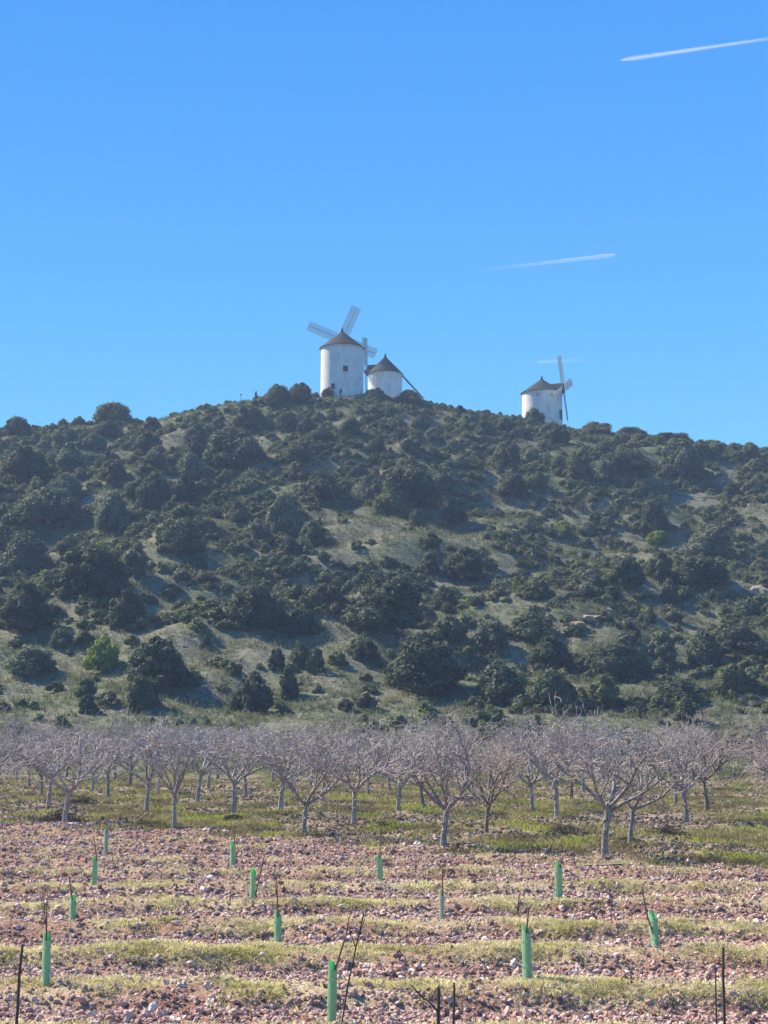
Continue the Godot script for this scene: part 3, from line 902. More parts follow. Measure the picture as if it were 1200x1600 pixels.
# base x, base y, width, height in the photograph; size class; tone; label; short phrase that others are told by
const BUSHES := [
	[28, 682, 50, 32, "dark green", "round dark bush on the skyline at the low end of the ridge", "round skyline bush at the low ridge end"],
	[176, 662, 72, 34, "olive green", "large gnarled bush breaking the skyline on the bare shoulder of the ridge", "gnarled skyline bush"],
	[167, 684, 40, 27, "deep green", "small dark bush directly under the gnarled skyline bush", ""],
	[434, 634, 48, 34, "brownish green", "brownish rounded bush on the ridge, lower half of the pair by the tall mill", ""],
	[470, 632, 60, 34, "olive green", "high olive bush on the ridge against the tall mill's wall", "high bush beside the tall mill"],
	[42, 760, 92, 62, "deep green", "broad dark bush above the long hedge-like clump, on the open flank", "broad dark bush on the open flank"],
	[108, 742, 56, 50, "grey green", "grey bush leaning on the broad dark bush of the open flank", ""],
	[232, 714, 66, 38, "deep green", "low wide dark bush below the bare strip under the crest", "low wide bush under the crest strip"],
	[304, 704, 50, 42, "dark green", "dome-shaped dark bush just under the bare crest", ""],
	[370, 732, 108, 60, "deep green", "very broad dark bush on the upper slope below the bare crest", "very broad bush on the upper slope"],
	[392, 672, 62, 40, "dark green", "dark bush at the end of the bare crest strip", "dark bush at the crest strip's end"],
	[238, 797, 58, 55, "deep green", "tall blackish bush with a twin beside it on the sunny flank", "tall blackish twin bush"],
	[289, 788, 50, 46, "deep green", "shorter blackish twin joined to the tall blackish bush", ""],
	[75, 817, 120, 56, "dark green", "long hedge-like dark clump under the broad dark bush", "long hedge-like clump"],
	[344, 797, 52, 32, "deep green", "pointed low dark bush with pale grass in front of it", "pointed low dark bush"],
	[172, 830, 78, 62, "grey green", "pale grey-green bush beside the blackish twins, downhill of them", "pale grey bush below the twins"],
	[285, 812, 42, 26, "olive green", "small olive bush tucked under the shorter blackish twin", ""],
	[40, 908, 98, 78, "dark green", "massive dark bush low on the sunny edge, above another massive one", "massive bush on the sunny edge"],
	[146, 932, 132, 82, "deep green", "massive spreading dark bush, broadest of the mid slope", "broadest bush of the mid slope"],
	[286, 864, 74, 50, "dark green", "dark bush uphill of the broadest bush, before a stony gap", ""],
	[199, 987, 74, 64, "deep green", "dark bush with a slanting crown standing above the lower meadow", "slant-crowned bush above the meadow"],
	[402, 977, 98, 62, "deep green", "large dark dome at the upper rim of the lower meadow", "large dome at the meadow rim"],
	[40, 985, 100, 74, "deep green", "massive dark bush at the sunny edge just above the lower meadow", ""],
	[602, 984, 138, 90, "deep green", "huge dark evergreen with a lobed crown in the middle of the slope", "huge lobed evergreen"],
	[473, 992, 56, 42, "deep green", "small dark mound between the meadow dome and the huge lobed evergreen", ""],
	[487, 854, 54, 42, "dark green", "upright dark bush at the sunny end of the bare clearing", "upright bush at the clearing's end"],
	[443, 832, 58, 60, "grey green", "tall grey bush above the upright bush at the clearing's end", ""],
	[503, 777, 66, 44, "deep green", "dark dome on the upper slope with a sunlit rim", "dark dome with sunlit rim"],
	[711, 820, 56, 42, "deep green", "lone round bush casting a long shadow across the bare clearing", "lone round bush in the clearing"],
	[642, 794, 116, 66, "deep green", "wide dark bush standing over the upper rim of the clearing", "wide bush over the clearing"],
	[610, 810, 66, 40, "olive green", "olive cushion under the wide bush over the clearing", ""],
	[652, 822, 38, 26, "brownish green", "brownish see-through shrub on the bare clearing beside the lone bush", ""],
	[672, 860, 46, 28, "brownish green", "brown twiggy shrub on the lower part of the bare clearing", ""],
	[723, 908, 80, 52, "deep green", "flat-topped dark bush on the slope below the lone round bush", "flat-topped bush below the clearing"],
	[980, 914, 62, 42, "deep green", "dark oval bush, first of three in a line on the shaded flank", "dark oval bush of the line of three"],
	[1032, 907, 48, 44, "dark green", "slim middle bush of the line of three on the shaded flank", ""],
	[1097, 915, 94, 48, "deep green", "broad dark bush, last and largest of the line of three", "largest bush of the line of three"],
	[1044, 945, 36, 40, "dark green", "squat dark bush below the gap in the line of three", ""],
	[1022, 832, 60, 54, "deep green", "dark bush with pale yellow tufts at its foot", "dark bush with yellow tufts"],
	[1066, 745, 76, 58, "dark green", "big smooth dome high on the shaded shoulder of the hill", "smooth dome on the shaded shoulder"],
	[975, 738, 104, 34, "deep green", "long flat dark bush under the ridge beyond the lone mill", "long flat bush under the ridge"],
	[905, 748, 54, 42, "olive green", "sunlit olive bush with a dark cleft, under the lone mill's ridge", ""],
	[788, 737, 60, 48, "dark green", "upright dark dome downhill of the lone mill", "upright dome below the lone mill"],
	[800, 775, 56, 36, "deep green", "low dark bush under the upright dome of the lone mill's slope", ""],
	[1106, 868, 88, 48, "grey green", "broad grey-green bush uphill of the line of three", ""],
	[698, 1002, 70, 40, "dark green", "low dark bush beside the huge lobed evergreen on its shaded side", ""],
	[664, 1086, 144, 98, "deep green", "huge dark tree at the foot of the hill with a gap in its crown", "huge dark tree at the hill foot"],
	[765, 1014, 76, 48, "grey green", "pale grey bush uphill of the meadow clump", "pale grey bush by the meadow"],
	[832, 998, 82, 42, "dark green", "dark bush joined to the pale grey bush by the meadow", ""],
	[862, 1050, 90, 56, "deep green", "twin-topped dark bush standing over the orchard's back row", "twin-topped bush over the orchard"],
	[968, 1068, 128, 60, "deep green", "wide dark clump at the hill foot with a lit upper edge", "wide clump at the hill foot"],
	[782, 1098, 86, 64, "dark green", "dark bush crowding the huge tree at the hill foot", ""],
	[866, 1110, 76, 60, "dark green", "dark bush right behind the orchard, under the twin-topped bush", ""],
	[944, 1108, 64, 52, "olive green", "fresh green bush right behind the orchard's tallest tree", "fresh green bush behind the orchard"],
	[1058, 1098, 80, 36, "deep green", "low blackish bush at the meadow's edge behind the orchard", ""],
	[1072, 1128, 40, 40, "dark green", "small dark bush poking up among the far orchard twigs", ""],
	[1100, 1040, 84, 56, "dark green", "round dark bush with a bright rim on the shaded meadow", "bright-rimmed bush on the meadow"],
	[1035, 1036, 52, 54, "grey green", "airy grey bush with see-through crown beside the bright-rimmed one", ""],
	[1162, 1024, 88, 48, "deep green", "long dark bush behind the bright-rimmed one at the picture's edge", ""],
	[1168, 970, 50, 34, "dark green", "dark cushion above the long dark bush, near the ochre rock", ""],
	[1140, 1082, 72, 44, "olive green", "thin olive shrub on open grass beside the blackish low bush", ""],
	[250, 1076, 118, 80, "deep green", "large dark bush alone on the lower meadow beside the yellow-green one", "large meadow bush by the yellow one"],
	[222, 1106, 64, 50, "dark green", "smaller dark bush just downhill of the large meadow bush", ""],
	[160, 1050, 66, 54, "yellow green", "bright yellow-green bush on the lower meadow", "yellow-green meadow bush"],
	[48, 1056, 90, 46, "grey green", "grey-green mound on the lower meadow at its sunny end", "grey-green mound on the meadow"],
	[134, 1092, 42, 34, "dark green", "upper one of two little dark balls below the yellow-green bush", ""],
	[137, 1114, 34, 30, "deep green", "lower one of two little dark balls below the yellow-green bush", ""],
	[392, 1116, 74, 64, "deep green", "rounded dark bush alone on the meadow behind the orchard", "rounded bush alone on the meadow"],
	[433, 1046, 34, 34, "deep green", "first of three small dark balls in a row on the meadow", "three small dark balls"],
	[470, 1044, 44, 42, "dark green", "middle and tallest of three small dark balls on the meadow", ""],
	[493, 1054, 34, 44, "deep green", "last of three small dark balls, standing a little lower", ""],
	[450, 1094, 42, 54, "deep green", "egg-shaped upright bush below the three small dark balls", ""],
	[572, 1032, 44, 36, "deep green", "dark ball on the meadow between the three balls and the huge tree", ""],
	[540, 1110, 32, 20, "dark green", "tiny dark bush on the meadow just above the orchard twigs", ""],
	[322, 1012, 22, 20, "deep green", "tiny dark knob of bush on pale grass above the large meadow bush", ""],
	[96, 1008, 42, 26, "dark green", "flat dark cushion under the massive sunny-edge bushes", ""],
	[134, 1008, 42, 22, "deep green", "second flat cushion, beside the slant-crowned bush", ""],
	[238, 1133, 13, 14, "deep green", "first of five tiny dark bushes lined up above the orchard twigs", ""],
	[258, 1134, 12, 12, "dark green", "second of five tiny dark bushes lined up above the orchard twigs", ""],
	[281, 1134, 16, 12, "deep green", "middle one of five tiny dark bushes lined up above the orchard", ""],
	[302, 1133, 14, 13, "dark green", "fourth of five tiny dark bushes lined up above the orchard twigs", ""],
	[324, 1133, 16, 11, "deep green", "last of five tiny dark bushes lined up above the orchard twigs", ""],
	[880, 836, 42, 22, "yellow green", "pale yellow tuft of shrub on the stony shaded slope", "pale yellow shrub on the stony slope"],
	[1028, 850, 44, 22, "yellow green", "yellow shrub at the foot of a dark bush on the shaded flank", ""],
	[588, 628, 36, 22, "dark green", "small dark bush hiding the gap between the two close mills", ""],
	[640, 632, 50, 24, "olive green", "olive bush hiding the foot of the short mill's tail pole", "bush at the tail pole"],
	[836, 664, 42, 26, "dark green", "dark bush hiding the foot of the lone mill", "bush at the lone mill's foot"],
	[930, 677, 62, 22, "olive green", "olive skyline bush just past the lone mill", "skyline bush past the lone mill"],
	[1108, 702, 40, 15, "yellow green", "yellowish skyline bush low on the shaded ridge", ""],
	[1150, 710, 42, 18, "dark green", "dark skyline bush near the low shaded end of the ridge", ""],
	[1050, 695, 88, 18, "dark green", "long low skyline bush on the shaded ridge", ""],
	[985, 685, 60, 20, "dark green", "dark round-topped skyline bush between the olive one and the long low one", ""]]

func cover(px: float, py: float) -> Vector2:      # how thickly bushes stand there, and how large they grow
	if pow((px - 610.0) / 150.0, 2) + pow((py - 838.0) / 48.0, 2) < 1.0: return Vector2(0.02, 0.4)
	if py > 985.0 and px < 560.0: return Vector2(0.02, 0.45)
	if py > 935.0 and px > 740.0: return Vector2(0.10, 0.5)
	if py > 985.0: return Vector2(0.05, 0.5)
	if py > 780.0 and px > 690.0: return Vector2(0.35, 0.55)
	if py > 900.0 and px > 230.0: return Vector2(0.4, 0.7)
	if py < 672.0 and px > 225.0 and px < 400.0: return Vector2(0.12, 0.5)
	if py < 690.0 and px < 230.0: return Vector2(0.4, 0.55)
	if py < 660.0 or py < 690.0 and px > 880.0: return Vector2(0.7, 0.5)
	if py > 800.0: return Vector2(0.65, 0.85)
	return Vector2(1.0, 0.85)

func build_hill_plants() -> void:
	# prototypes of three fineness classes
	var fine: Array[Node3D] = []
	var protos := {}
	for cls in ["large", "middling", "small"]:
		protos[cls] = []
		for k in 5:
			var tall := 1.25 + 0.14 * k
			var sh: Shape
			if cls == "large": sh = crown(100 + k, tall, 24, 6200, 0.062, [0.1, 0.3, 0.15, 0.5, 0.2][k])
			elif cls == "middling": sh = crown(200 + k, tall, 18, 3000, 0.088, [0.1, 0.35, 0.15, 0.7, 0.2][k])
			else: sh = crown(300 + k, tall, 12, 1300, 0.125, [0.1, 0.4, 0.15, 0.9, 0.2][k])
			protos[cls].append([sh.mesh(leaf_mat("dark green")), stems(400 + k, tall).mesh(mats.bark), tall])
	var placed: Array = []      # [position, radius, pixel]
	var marks: Array = []       # [pixel, phrase]
	rng.seed = 77
	var add := func(p: Vector3, w: float, h: float, tone: String, label: String) -> Node3D:
		var cls := "large" if w > 4.2 else "middling" if w > 2.2 else "small"
		var pr: Array = protos[cls][rng.randi() % 5]
		var o := thing("evergreen_bush", p + Vector3.DOWN * 0.08)
		o.rotation.y = rnd(0, TAU)
		o.scale = Vector3(w / 2.0, h / float(pr[2]), w / 2.0 * rnd(0.72, 1.1))
		var c := put("crown", pr[0], o)
		c.set_surface_override_material(0, leaf_mat(tone))
		put("stems", pr[1], o)
		tag(o, label, "bush", "bushes on the hillside")
		return o
	for b in BUSHES:
		var p := on_ground(b[0], b[1] - b[3] * 0.04)
		var k := scale_at(p)
		var o: Node3D = add.call(p, b[2] / k, b[3] / k * 1.02, b[4], b[5])
		placed.append([p, b[2] / k / 2.0])
		if b[6] != "":
			marks.append([pixel(p + Vector3.UP * b[3] / k * 0.5), b[6]])
	marks.append([Vector2(533, 600), "tall windmill"]); marks.append([Vector2(602, 605), "short windmill"]); marks.append([Vector2(846, 640), "lone windmill"])
	# the rest of the bushes that can be told apart
	var cand: Array = []
	for pass_ in 2:
		var tries := 0
		while tries < 9000 and cand.size() < (120 if pass_ == 0 else 300 - BUSHES.size()):
			tries += 1
			var d := sqrt(lerpf(104.0 * 104.0, 243.0 * 243.0, rng.randf()))
			var x := rnd(-0.265, 0.265) * d
			var p := Vector3(x, ground(x, d), -d)
			var q := pixel(p)
			var cv := cover(q.x, q.y)
			var w := (rnd(3.0, 5.6) if pass_ == 0 else rnd(1.9, 3.6)) * cv.y
			if rng.randf() > cv.x or w < 1.5:
				continue
			if d > 222.0 and absf(q.x - 548.0) < 72.0 and w > 2.4 or d > 238.0 and absf(q.x - 310.0) < 90.0:
				continue
			var ok := true
			for e in placed:
				var v: Vector3 = e[0] - p
				v.z *= 0.62
				if v.length() < (float(e[1]) + w / 2.0) * 0.82:
					ok = false
					break
			if ok:
				var tone: String = ["dark green", "deep green", "dark green", "grey green", "olive green", "brownish green", "grey green"][rng.randi() % 7]
				placed.append([p, w / 2.0])
				cand.append([p, w, w * rnd(0.55, 0.8), tone, q])
	# tell each by the marked bush or mill next to it
	var told := {}
	for c in cand:
		var best := 1e9; var m: Array
		for e in marks:
			var dd: float = (c[4] - Vector2(0, c[2] * 5.0)).distance_to(e[0])
			if dd < best: best = dd; m = e
		var v: Vector2 = c[4] - Vector2(0, c[2] * 5.0) - m[0]
		var rel := ("uphill of" if v.y < 0 else "downhill of") if absf(v.y) > absf(v.x) * 0.9 else ("sunward of" if v.x < 0 else "shadeward of")
		var key: String = rel + " the " + m[1]
		if not told.has(key): told[key] = []
		told[key].append([best, c])
	for key in told:
		told[key].sort_custom(func(a, b): return a[0] < b[0])
		for k in told[key].size():
			var c: Array = told[key][k][1]
			var size := "big" if c[1] > 3.9 else "medium" if c[1] > 2.7 else "small"
			add.call(c[0], c[1], c[2], c[3], "%s %s bush, %s %s" % [size, c[3], "next" if k == 0 else ORD[k + 1], key])
	# low scrub, too many to count
	rng.seed = 501
	for v in 6:
		var me := crown(510 + v, 1.2, 7, 420, 0.17, 0.3).mesh(leaf_mat("scrub"))
		rng.seed = 530 + v
		var xf: Array[Transform3D] = []
		var tint := PackedColorArray()
		while xf.size() < (1500 if v < 2 else 1300):
			var d := sqrt(lerpf(100.0 * 100.0, 250.0 * 250.0, rng.randf()))
			var x := rnd(-1, 1) * (0.265 * d + 8.0)
			var q := pixel(Vector3(x, ground(x, d), -d))
			var cv := cover(q.x, q.y)
			if rng.randf() > (0.12 if cv.x < 0.1 else 0.9) * clampf(0.6 + n_patch.get_noise_2d(x * 1.3, d * 1.3) * 2.0, 0.08, 1.0):
				continue
			if d > 234.0 and (absf(q.x - 310.0) < 90.0 or absf(q.x - 533.0) < 40.0) and rng.randf() < 0.8:
				continue
			var w := (rnd(0.5, 1.6) if v < 2 else rnd(1.3, 2.6)) * lerpf(0.6, 1.0, cv.y)
			var t: Color = [Color(0.16, 0.178, 0.115), Color(0.19, 0.195, 0.13), Color(0.125, 0.145, 0.09), Color(0.195, 0.18, 0.135), Color(0.2, 0.21, 0.115)][rng.randi() % 5]
			xf.append(Transform3D(Basis(Vector3.UP, rnd(0, TAU)).scaled_local(Vector3(w / 2.0, w * rnd(0.28, 0.5), w / 2.0)), Vector3(x, ground(x, d) - 0.05, -d)))
			tint.append(t * rnd(0.8, 1.15))
		scatter("low_scrub", me, xf, tint, "low grey-green scrub scattered over the hillside between the bushes")
	# dry grass
	for v in 2:
		rng.seed = 560 + v
		var me := tuft(16, 0.32, 0.22, 0.5, 0.035, 0.5).mesh(mats.grass)
		var xf: Array[Transform3D] = []
		var tint := PackedColorArray()
		while xf.size() < 17000:
			var d := sqrt(lerpf(94.0 * 94.0, 246.0 * 246.0, rng.randf()))
			var x := rnd(-1, 1) * (0.265 * d + 8.0)
			if rng.randf() > clampf(0.75 + n_patch.get_noise_2d(x * 2.3, d * 2.3) * 1.6, 0.15, 1.0):
				continue
			var w := rnd(0.6, 1.3)
			var t := hill_tone(x, d)
			xf.append(Transform3D(Basis(Vector3.UP, rnd(0, TAU)).scaled_local(Vector3(w * 1.3, w * rnd(0.6, 1.0), w * 1.3)), Vector3(x, ground(x, d), -d)))
			tint.append((t * rnd(0.95, 1.35)).lerp(Color(0.16, 0.19, 0.075), rnd(0.0, 0.45)))
		scatter("hillside_grass", me, xf, tint, "dry pale grass covering the hillside between bushes")
	rng.seed = 590
	var sx: Array[Transform3D] = []
	var st := PackedColorArray()
	while sx.size() < 1600:
		var d := sqrt(lerpf(100.0 * 100.0, 244.0 * 244.0, rng.randf()))
		var x := rnd(-0.28, 0.28) * d
		if n_patch.get_noise_2d(x * 2.0 + 90.0, d * 2.0) < rnd(0.0, 0.4):
			continue
		var w := rnd(0.06, 0.2) * (2.0 if rng.randf() < 0.06 else 1.0)
		sx.append(Transform3D(Basis(Vector3.UP, rnd(0, TAU)).scaled_local(Vector3(w, w * 0.6, w)), Vector3(x, ground(x, d), -d)))
		st.append(Color(0.3, 0.25, 0.21).lerp(Color(0.42, 0.385, 0.32), rng.randf()))
	scatter("hillside_stones", stone(595, 0.9, 0.7, Color(1, 1, 1)).mesh(mats.clods), sx, st, "loose tan stones strewn over the bare patches of the hill")
	# rocks
	var rocks := [[1190, 928, 40, 26, "cliffrock", "ochre boulder among bushes above the shaded meadow"], [1002, 970, 14, 12, "palerock", "small white boulder on the grassy shaded slope"], [1104, 930, 11, 8, "palerock", "small pale stone on grass below the line of three bushes"], [925, 968, 34, 14, "cliffrock", "flat pinkish rock slab on the stony patch of the slope"], [895, 978, 44, 12, "cliffrock", "low pinkish outcrop at the lower end of the stony patch"], [950, 955, 24, 14, "cliffrock", "upper pinkish rock of the stony patch, under a dark shrub"], [648, 786, 9, 12, "palerock", "pale upright stone in front of the wide bush over the clearing"], [112, 1293, 30, 13, "whiterock", "white stone lying at the orchard edge beside the brush heap"]]
	for k in rocks.size():
		var e: Array = rocks[k]
		var p := on_ground(e[0], e[1])
		var sc := scale_at(p)
		var o := put("rock", stone(600 + k, 0.7, 0.8, Color(1, 1, 1)).mesh(mats[e[4]]))
		o.position = p
		o.scale = Vector3(e[2] / sc / 2.0, e[3] / sc / 1.7, e[2] / sc / 2.2)
		o.rotation.y = k * 1.3
		tag(o, e[5], "rock")

func build_orchard() -> void:
	var protos: Array[Node3D] = []
	for k in 7:
		protos.append(orchard_tree(900 + k))
	var spots: Array = []      # [x, d, label]
	for e in [[945, 1340, "biggest leafless fruit tree, standing foremost where orchard meets field"], [693, 1328, "leafless fruit tree of the front row, next after the foremost one"], [475, 1308, "front-row leafless fruit tree with a kinked pale trunk"], [272, 1293, "small thin leafless fruit tree, fourth of the front row, low forking"], [985, 1320, "leaning dark-trunked fruit tree close behind the foremost one"], [760, 1305, "leafless fruit tree with slightly leaning pale trunk, second row"], [553, 1288, "straight-trunked leafless fruit tree with one long pale bough, second row"], [365, 1275, "grey leafless fruit tree behind the kinked-trunk and thin trees"], [1073, 1285, "pale-trunked leafless fruit tree behind the leaning one, third row"], [870, 1277, "leafless fruit tree seen through the foremost tree's boughs, third row"], [622, 1270, "slim grey fruit tree between the straight-trunked and second front tree, third row"], [1105, 1268, "pale-trunked leafless fruit tree just behind the third row's pale-trunked one"]]:
		var p := on_ground(e[0], e[1])
		spots.append([p.x, -p.z, e[2]])
	rng.seed = 41
	var org := Vector2(5.4, 37.3)
	for r in range(0, 14):
		var line: Array = []
		for i in range(-8, 18):
			var q := org + Vector2(1.35, 5.5) * r + Vector2(-3.95, 3.5) * i + Vector2(rnd(-0.35, 0.35), rnd(-0.35, 0.35))
			if q.y > 93.0 or q.y < edge(q.x) + 0.5 or absf(q.x) > 0.255 * q.y + 4.0 or r == 0 and i in [0, 1, 2, 3] or r == 1 and i in [0, 1, 2, 3] or r == 2 and i in [-1, 0, 1, 2]:
				continue
			if spots.any(func(s): return Vector2(s[0], s[1]).distance_to(q) < 2.6):
				continue
			line.append(q)
		line.sort_custom(func(a, b): return a.y < b.y)
		for k in line.size():
			spots.append([line[k].x, line[k].y, "leafless grey fruit tree, %s in the %s row back, counted from its near end" % [ORD[k + 1], ORD[r + 1]] if r > 2 else "leafless grey fruit tree, %s among the outer trees of the %s row" % [ORD[k + 1], ORD[r + 1]]])
	rng.seed = 43
	for k in spots.size():
		var o: Node3D = protos[k] if k < protos.size() else copy(protos[rng.randi() % protos.size()])
		o.position = Vector3(spots[k][0], ground(spots[k][0], spots[k][1]) - 0.02, -spots[k][1])
		o.rotation.y = rnd(0, TAU)
		var sc := rnd(0.86, 1.05)
		if k == 0: sc = 0.94
		elif k == 3: sc = 0.92
		o.scale = Vector3(sc * rnd(1.02, 1.2), sc * rnd(0.92, 1.04), sc * rnd(1.0, 1.15))
		var age := rng.randi() % 3 if k > 2 else 0
		var skin_of := [mats.bark, mats["pale bark"], mats["brown bark"]]
		var twig_of := [mats.twig, mats["pale twig"], mats["brown twig"]]
		for c in o.get_children():
			c.set_surface_override_material(0, skin_of[age])
			for g in c.get_children():
				g.set_surface_override_material(0, twig_of[age])
		tag(o, spots[k][2], "tree", "leafless orchard trees")
	# weeds and grass
	for v in 3:
		rng.seed = 800 + v
		var me := tuft(15, 0.2, 0.05, 0.19, 0.014, 0.8).mesh(mats.grass)
		var xf: Array[Transform3D] = []
		var tint := PackedColorArray()
		while xf.size() < 11500:
			var d := lerpf(31.0, 96.0, pow(rng.randf(), 1.3))
			var x := rnd(-1, 1) * (0.262 * d + 5.0)
			if d < edge(x) - 0.8 + 0.9 * n_patch.get_noise_2d(x * 5.0, d * 5.0):
				continue
			var pz := n_patch.get_noise_2d(x * 1.6, d * 1.6) * 1.3
			if rng.randf() > clampf(0.42 + pz * 1.9, 0.05, 1.0):
				continue
			var w := rnd(0.6, 1.35)
			var t := Color(0.33, 0.31, 0.15).lerp(Color(0.46, 0.38, 0.26), rnd(0, 1))
			var bright := n_patch.get_noise_2d(x * 3.6 + 40.0, d * 3.6)
			if bright > 0.2: t = Color(0.42, 0.45, 0.11)
			elif bright < -0.12: t = Color(0.2, 0.15, 0.105).lerp(t, 0.3)
			xf.append(Transform3D(Basis(Vector3.UP, rnd(0, TAU)).scaled_local(Vector3(w, w * rnd(0.6, 1.1), w)), Vector3(x, ground(x, d) - 0.02 + n_fine.get_noise_2d(x * 0.9, d * 0.9) * 0.2, -d)))
			tint.append(t * rnd(0.65, 1.2))
		scatter("orchard_grass", me, xf, tint, "green and straw-coloured weeds growing under the fruit trees")
	# clods between them
	rng.seed = 830
	var ck := stone(831, 0.9, 0.75, Color(1, 1, 1)).mesh(mats.clods)
	var cx: Array[Transform3D] = []
	var ct := PackedColorArray()
	while cx.size() < 21000:
		var d := lerpf(31.0, 90.0, pow(rng.randf(), 1.5))
		var x := rnd(-1, 1) * (0.262 * d + 5.0)
		if d < edge(x) - 0.5 or rng.randf() > clampf(0.7 - n_patch.get_noise_2d(x * 1.6, d * 1.6) * 2.0, 0.2, 1.0):
			continue
		var w := rnd(0.02, 0.07) * (1.6 if rng.randf() < 0.1 else 1.0)
		cx.append(Transform3D(Basis(dir_rnd(), rnd(0, TAU)).scaled_local(Vector3(w, w, w)), Vector3(x, ground(x, d) + w * 0.1 - 0.01 + n_fine.get_noise_2d(x * 0.9, d * 0.9) * 0.2, -d)))
		ct.append((Color(0.19, 0.135, 0.1).lerp(Color(0.42, 0.34, 0.27), pow(rng.randf(), 2.5))) * rnd(0.8, 1.1))
	scatter("orchard_clods", ck, cx, ct, "brown clods of earth on the orchard floor")
	# heaps of pruned brush
	var heaps := [[886, 1303, 64, 15, "dark heap of prunings lying between the foremost tree and the pale leaning one"], [1045, 1308, 80, 20, "heap of dark prunings beside the leaning dark-trunked tree"], [95, 1284, 66, 26, "largest dark brush heap at the orchard edge, by a white stone"], [130, 1258, 70, 16, "low brush heap behind the largest one at the orchard's sunny end"], [720, 1330, 70, 12, "flat reddish heap of prunings on the field's edge past the second tree"], [285, 1302, 40, 10, "small dark heap at the foot of the small thin tree"], [365, 1282, 30, 10, "little dark heap at the foot of the grey tree behind the thin one"], [980, 1318, 36, 12, "black clump at the foot of the leaning dark-trunked tree"]]
	for k in heaps.size():
		rng.seed = 860 + k
		var e: Array = heaps[k]
		var p := on_ground(e[0], e[1])
		var sc := scale_at(p)
		var w: float = e[2] / sc / 2.0
		var h: float = e[3] / sc
		var s := Shape.new()
		for j in 170:
			var q := Vector3(rng.randfn() * w * 0.45, 0, rng.randfn() * w * 0.4)
			q.y = h * maxf(0.05, 1.0 - Vector2(q.x, q.z).length() / w) * rnd(0.1, 1.0)
			var a := dir_rnd(); a.y *= 0.35
			var l := rnd(0.12, 0.4)
			s.tube(PackedVector3Array([q - a * l, q + Vector3.UP * rnd(0, 0.04), q + a * l]), PackedFloat32Array([0.011, 0.009, 0.004]), 4, Color(1, 1, 1) * rnd(0.6, 1.0), false)
		var o := part("brush_heap", s, mats.darkstick)
		o.position = p
		tag(o, e[4], "brush heap", "heaps of prunings in the orchard")

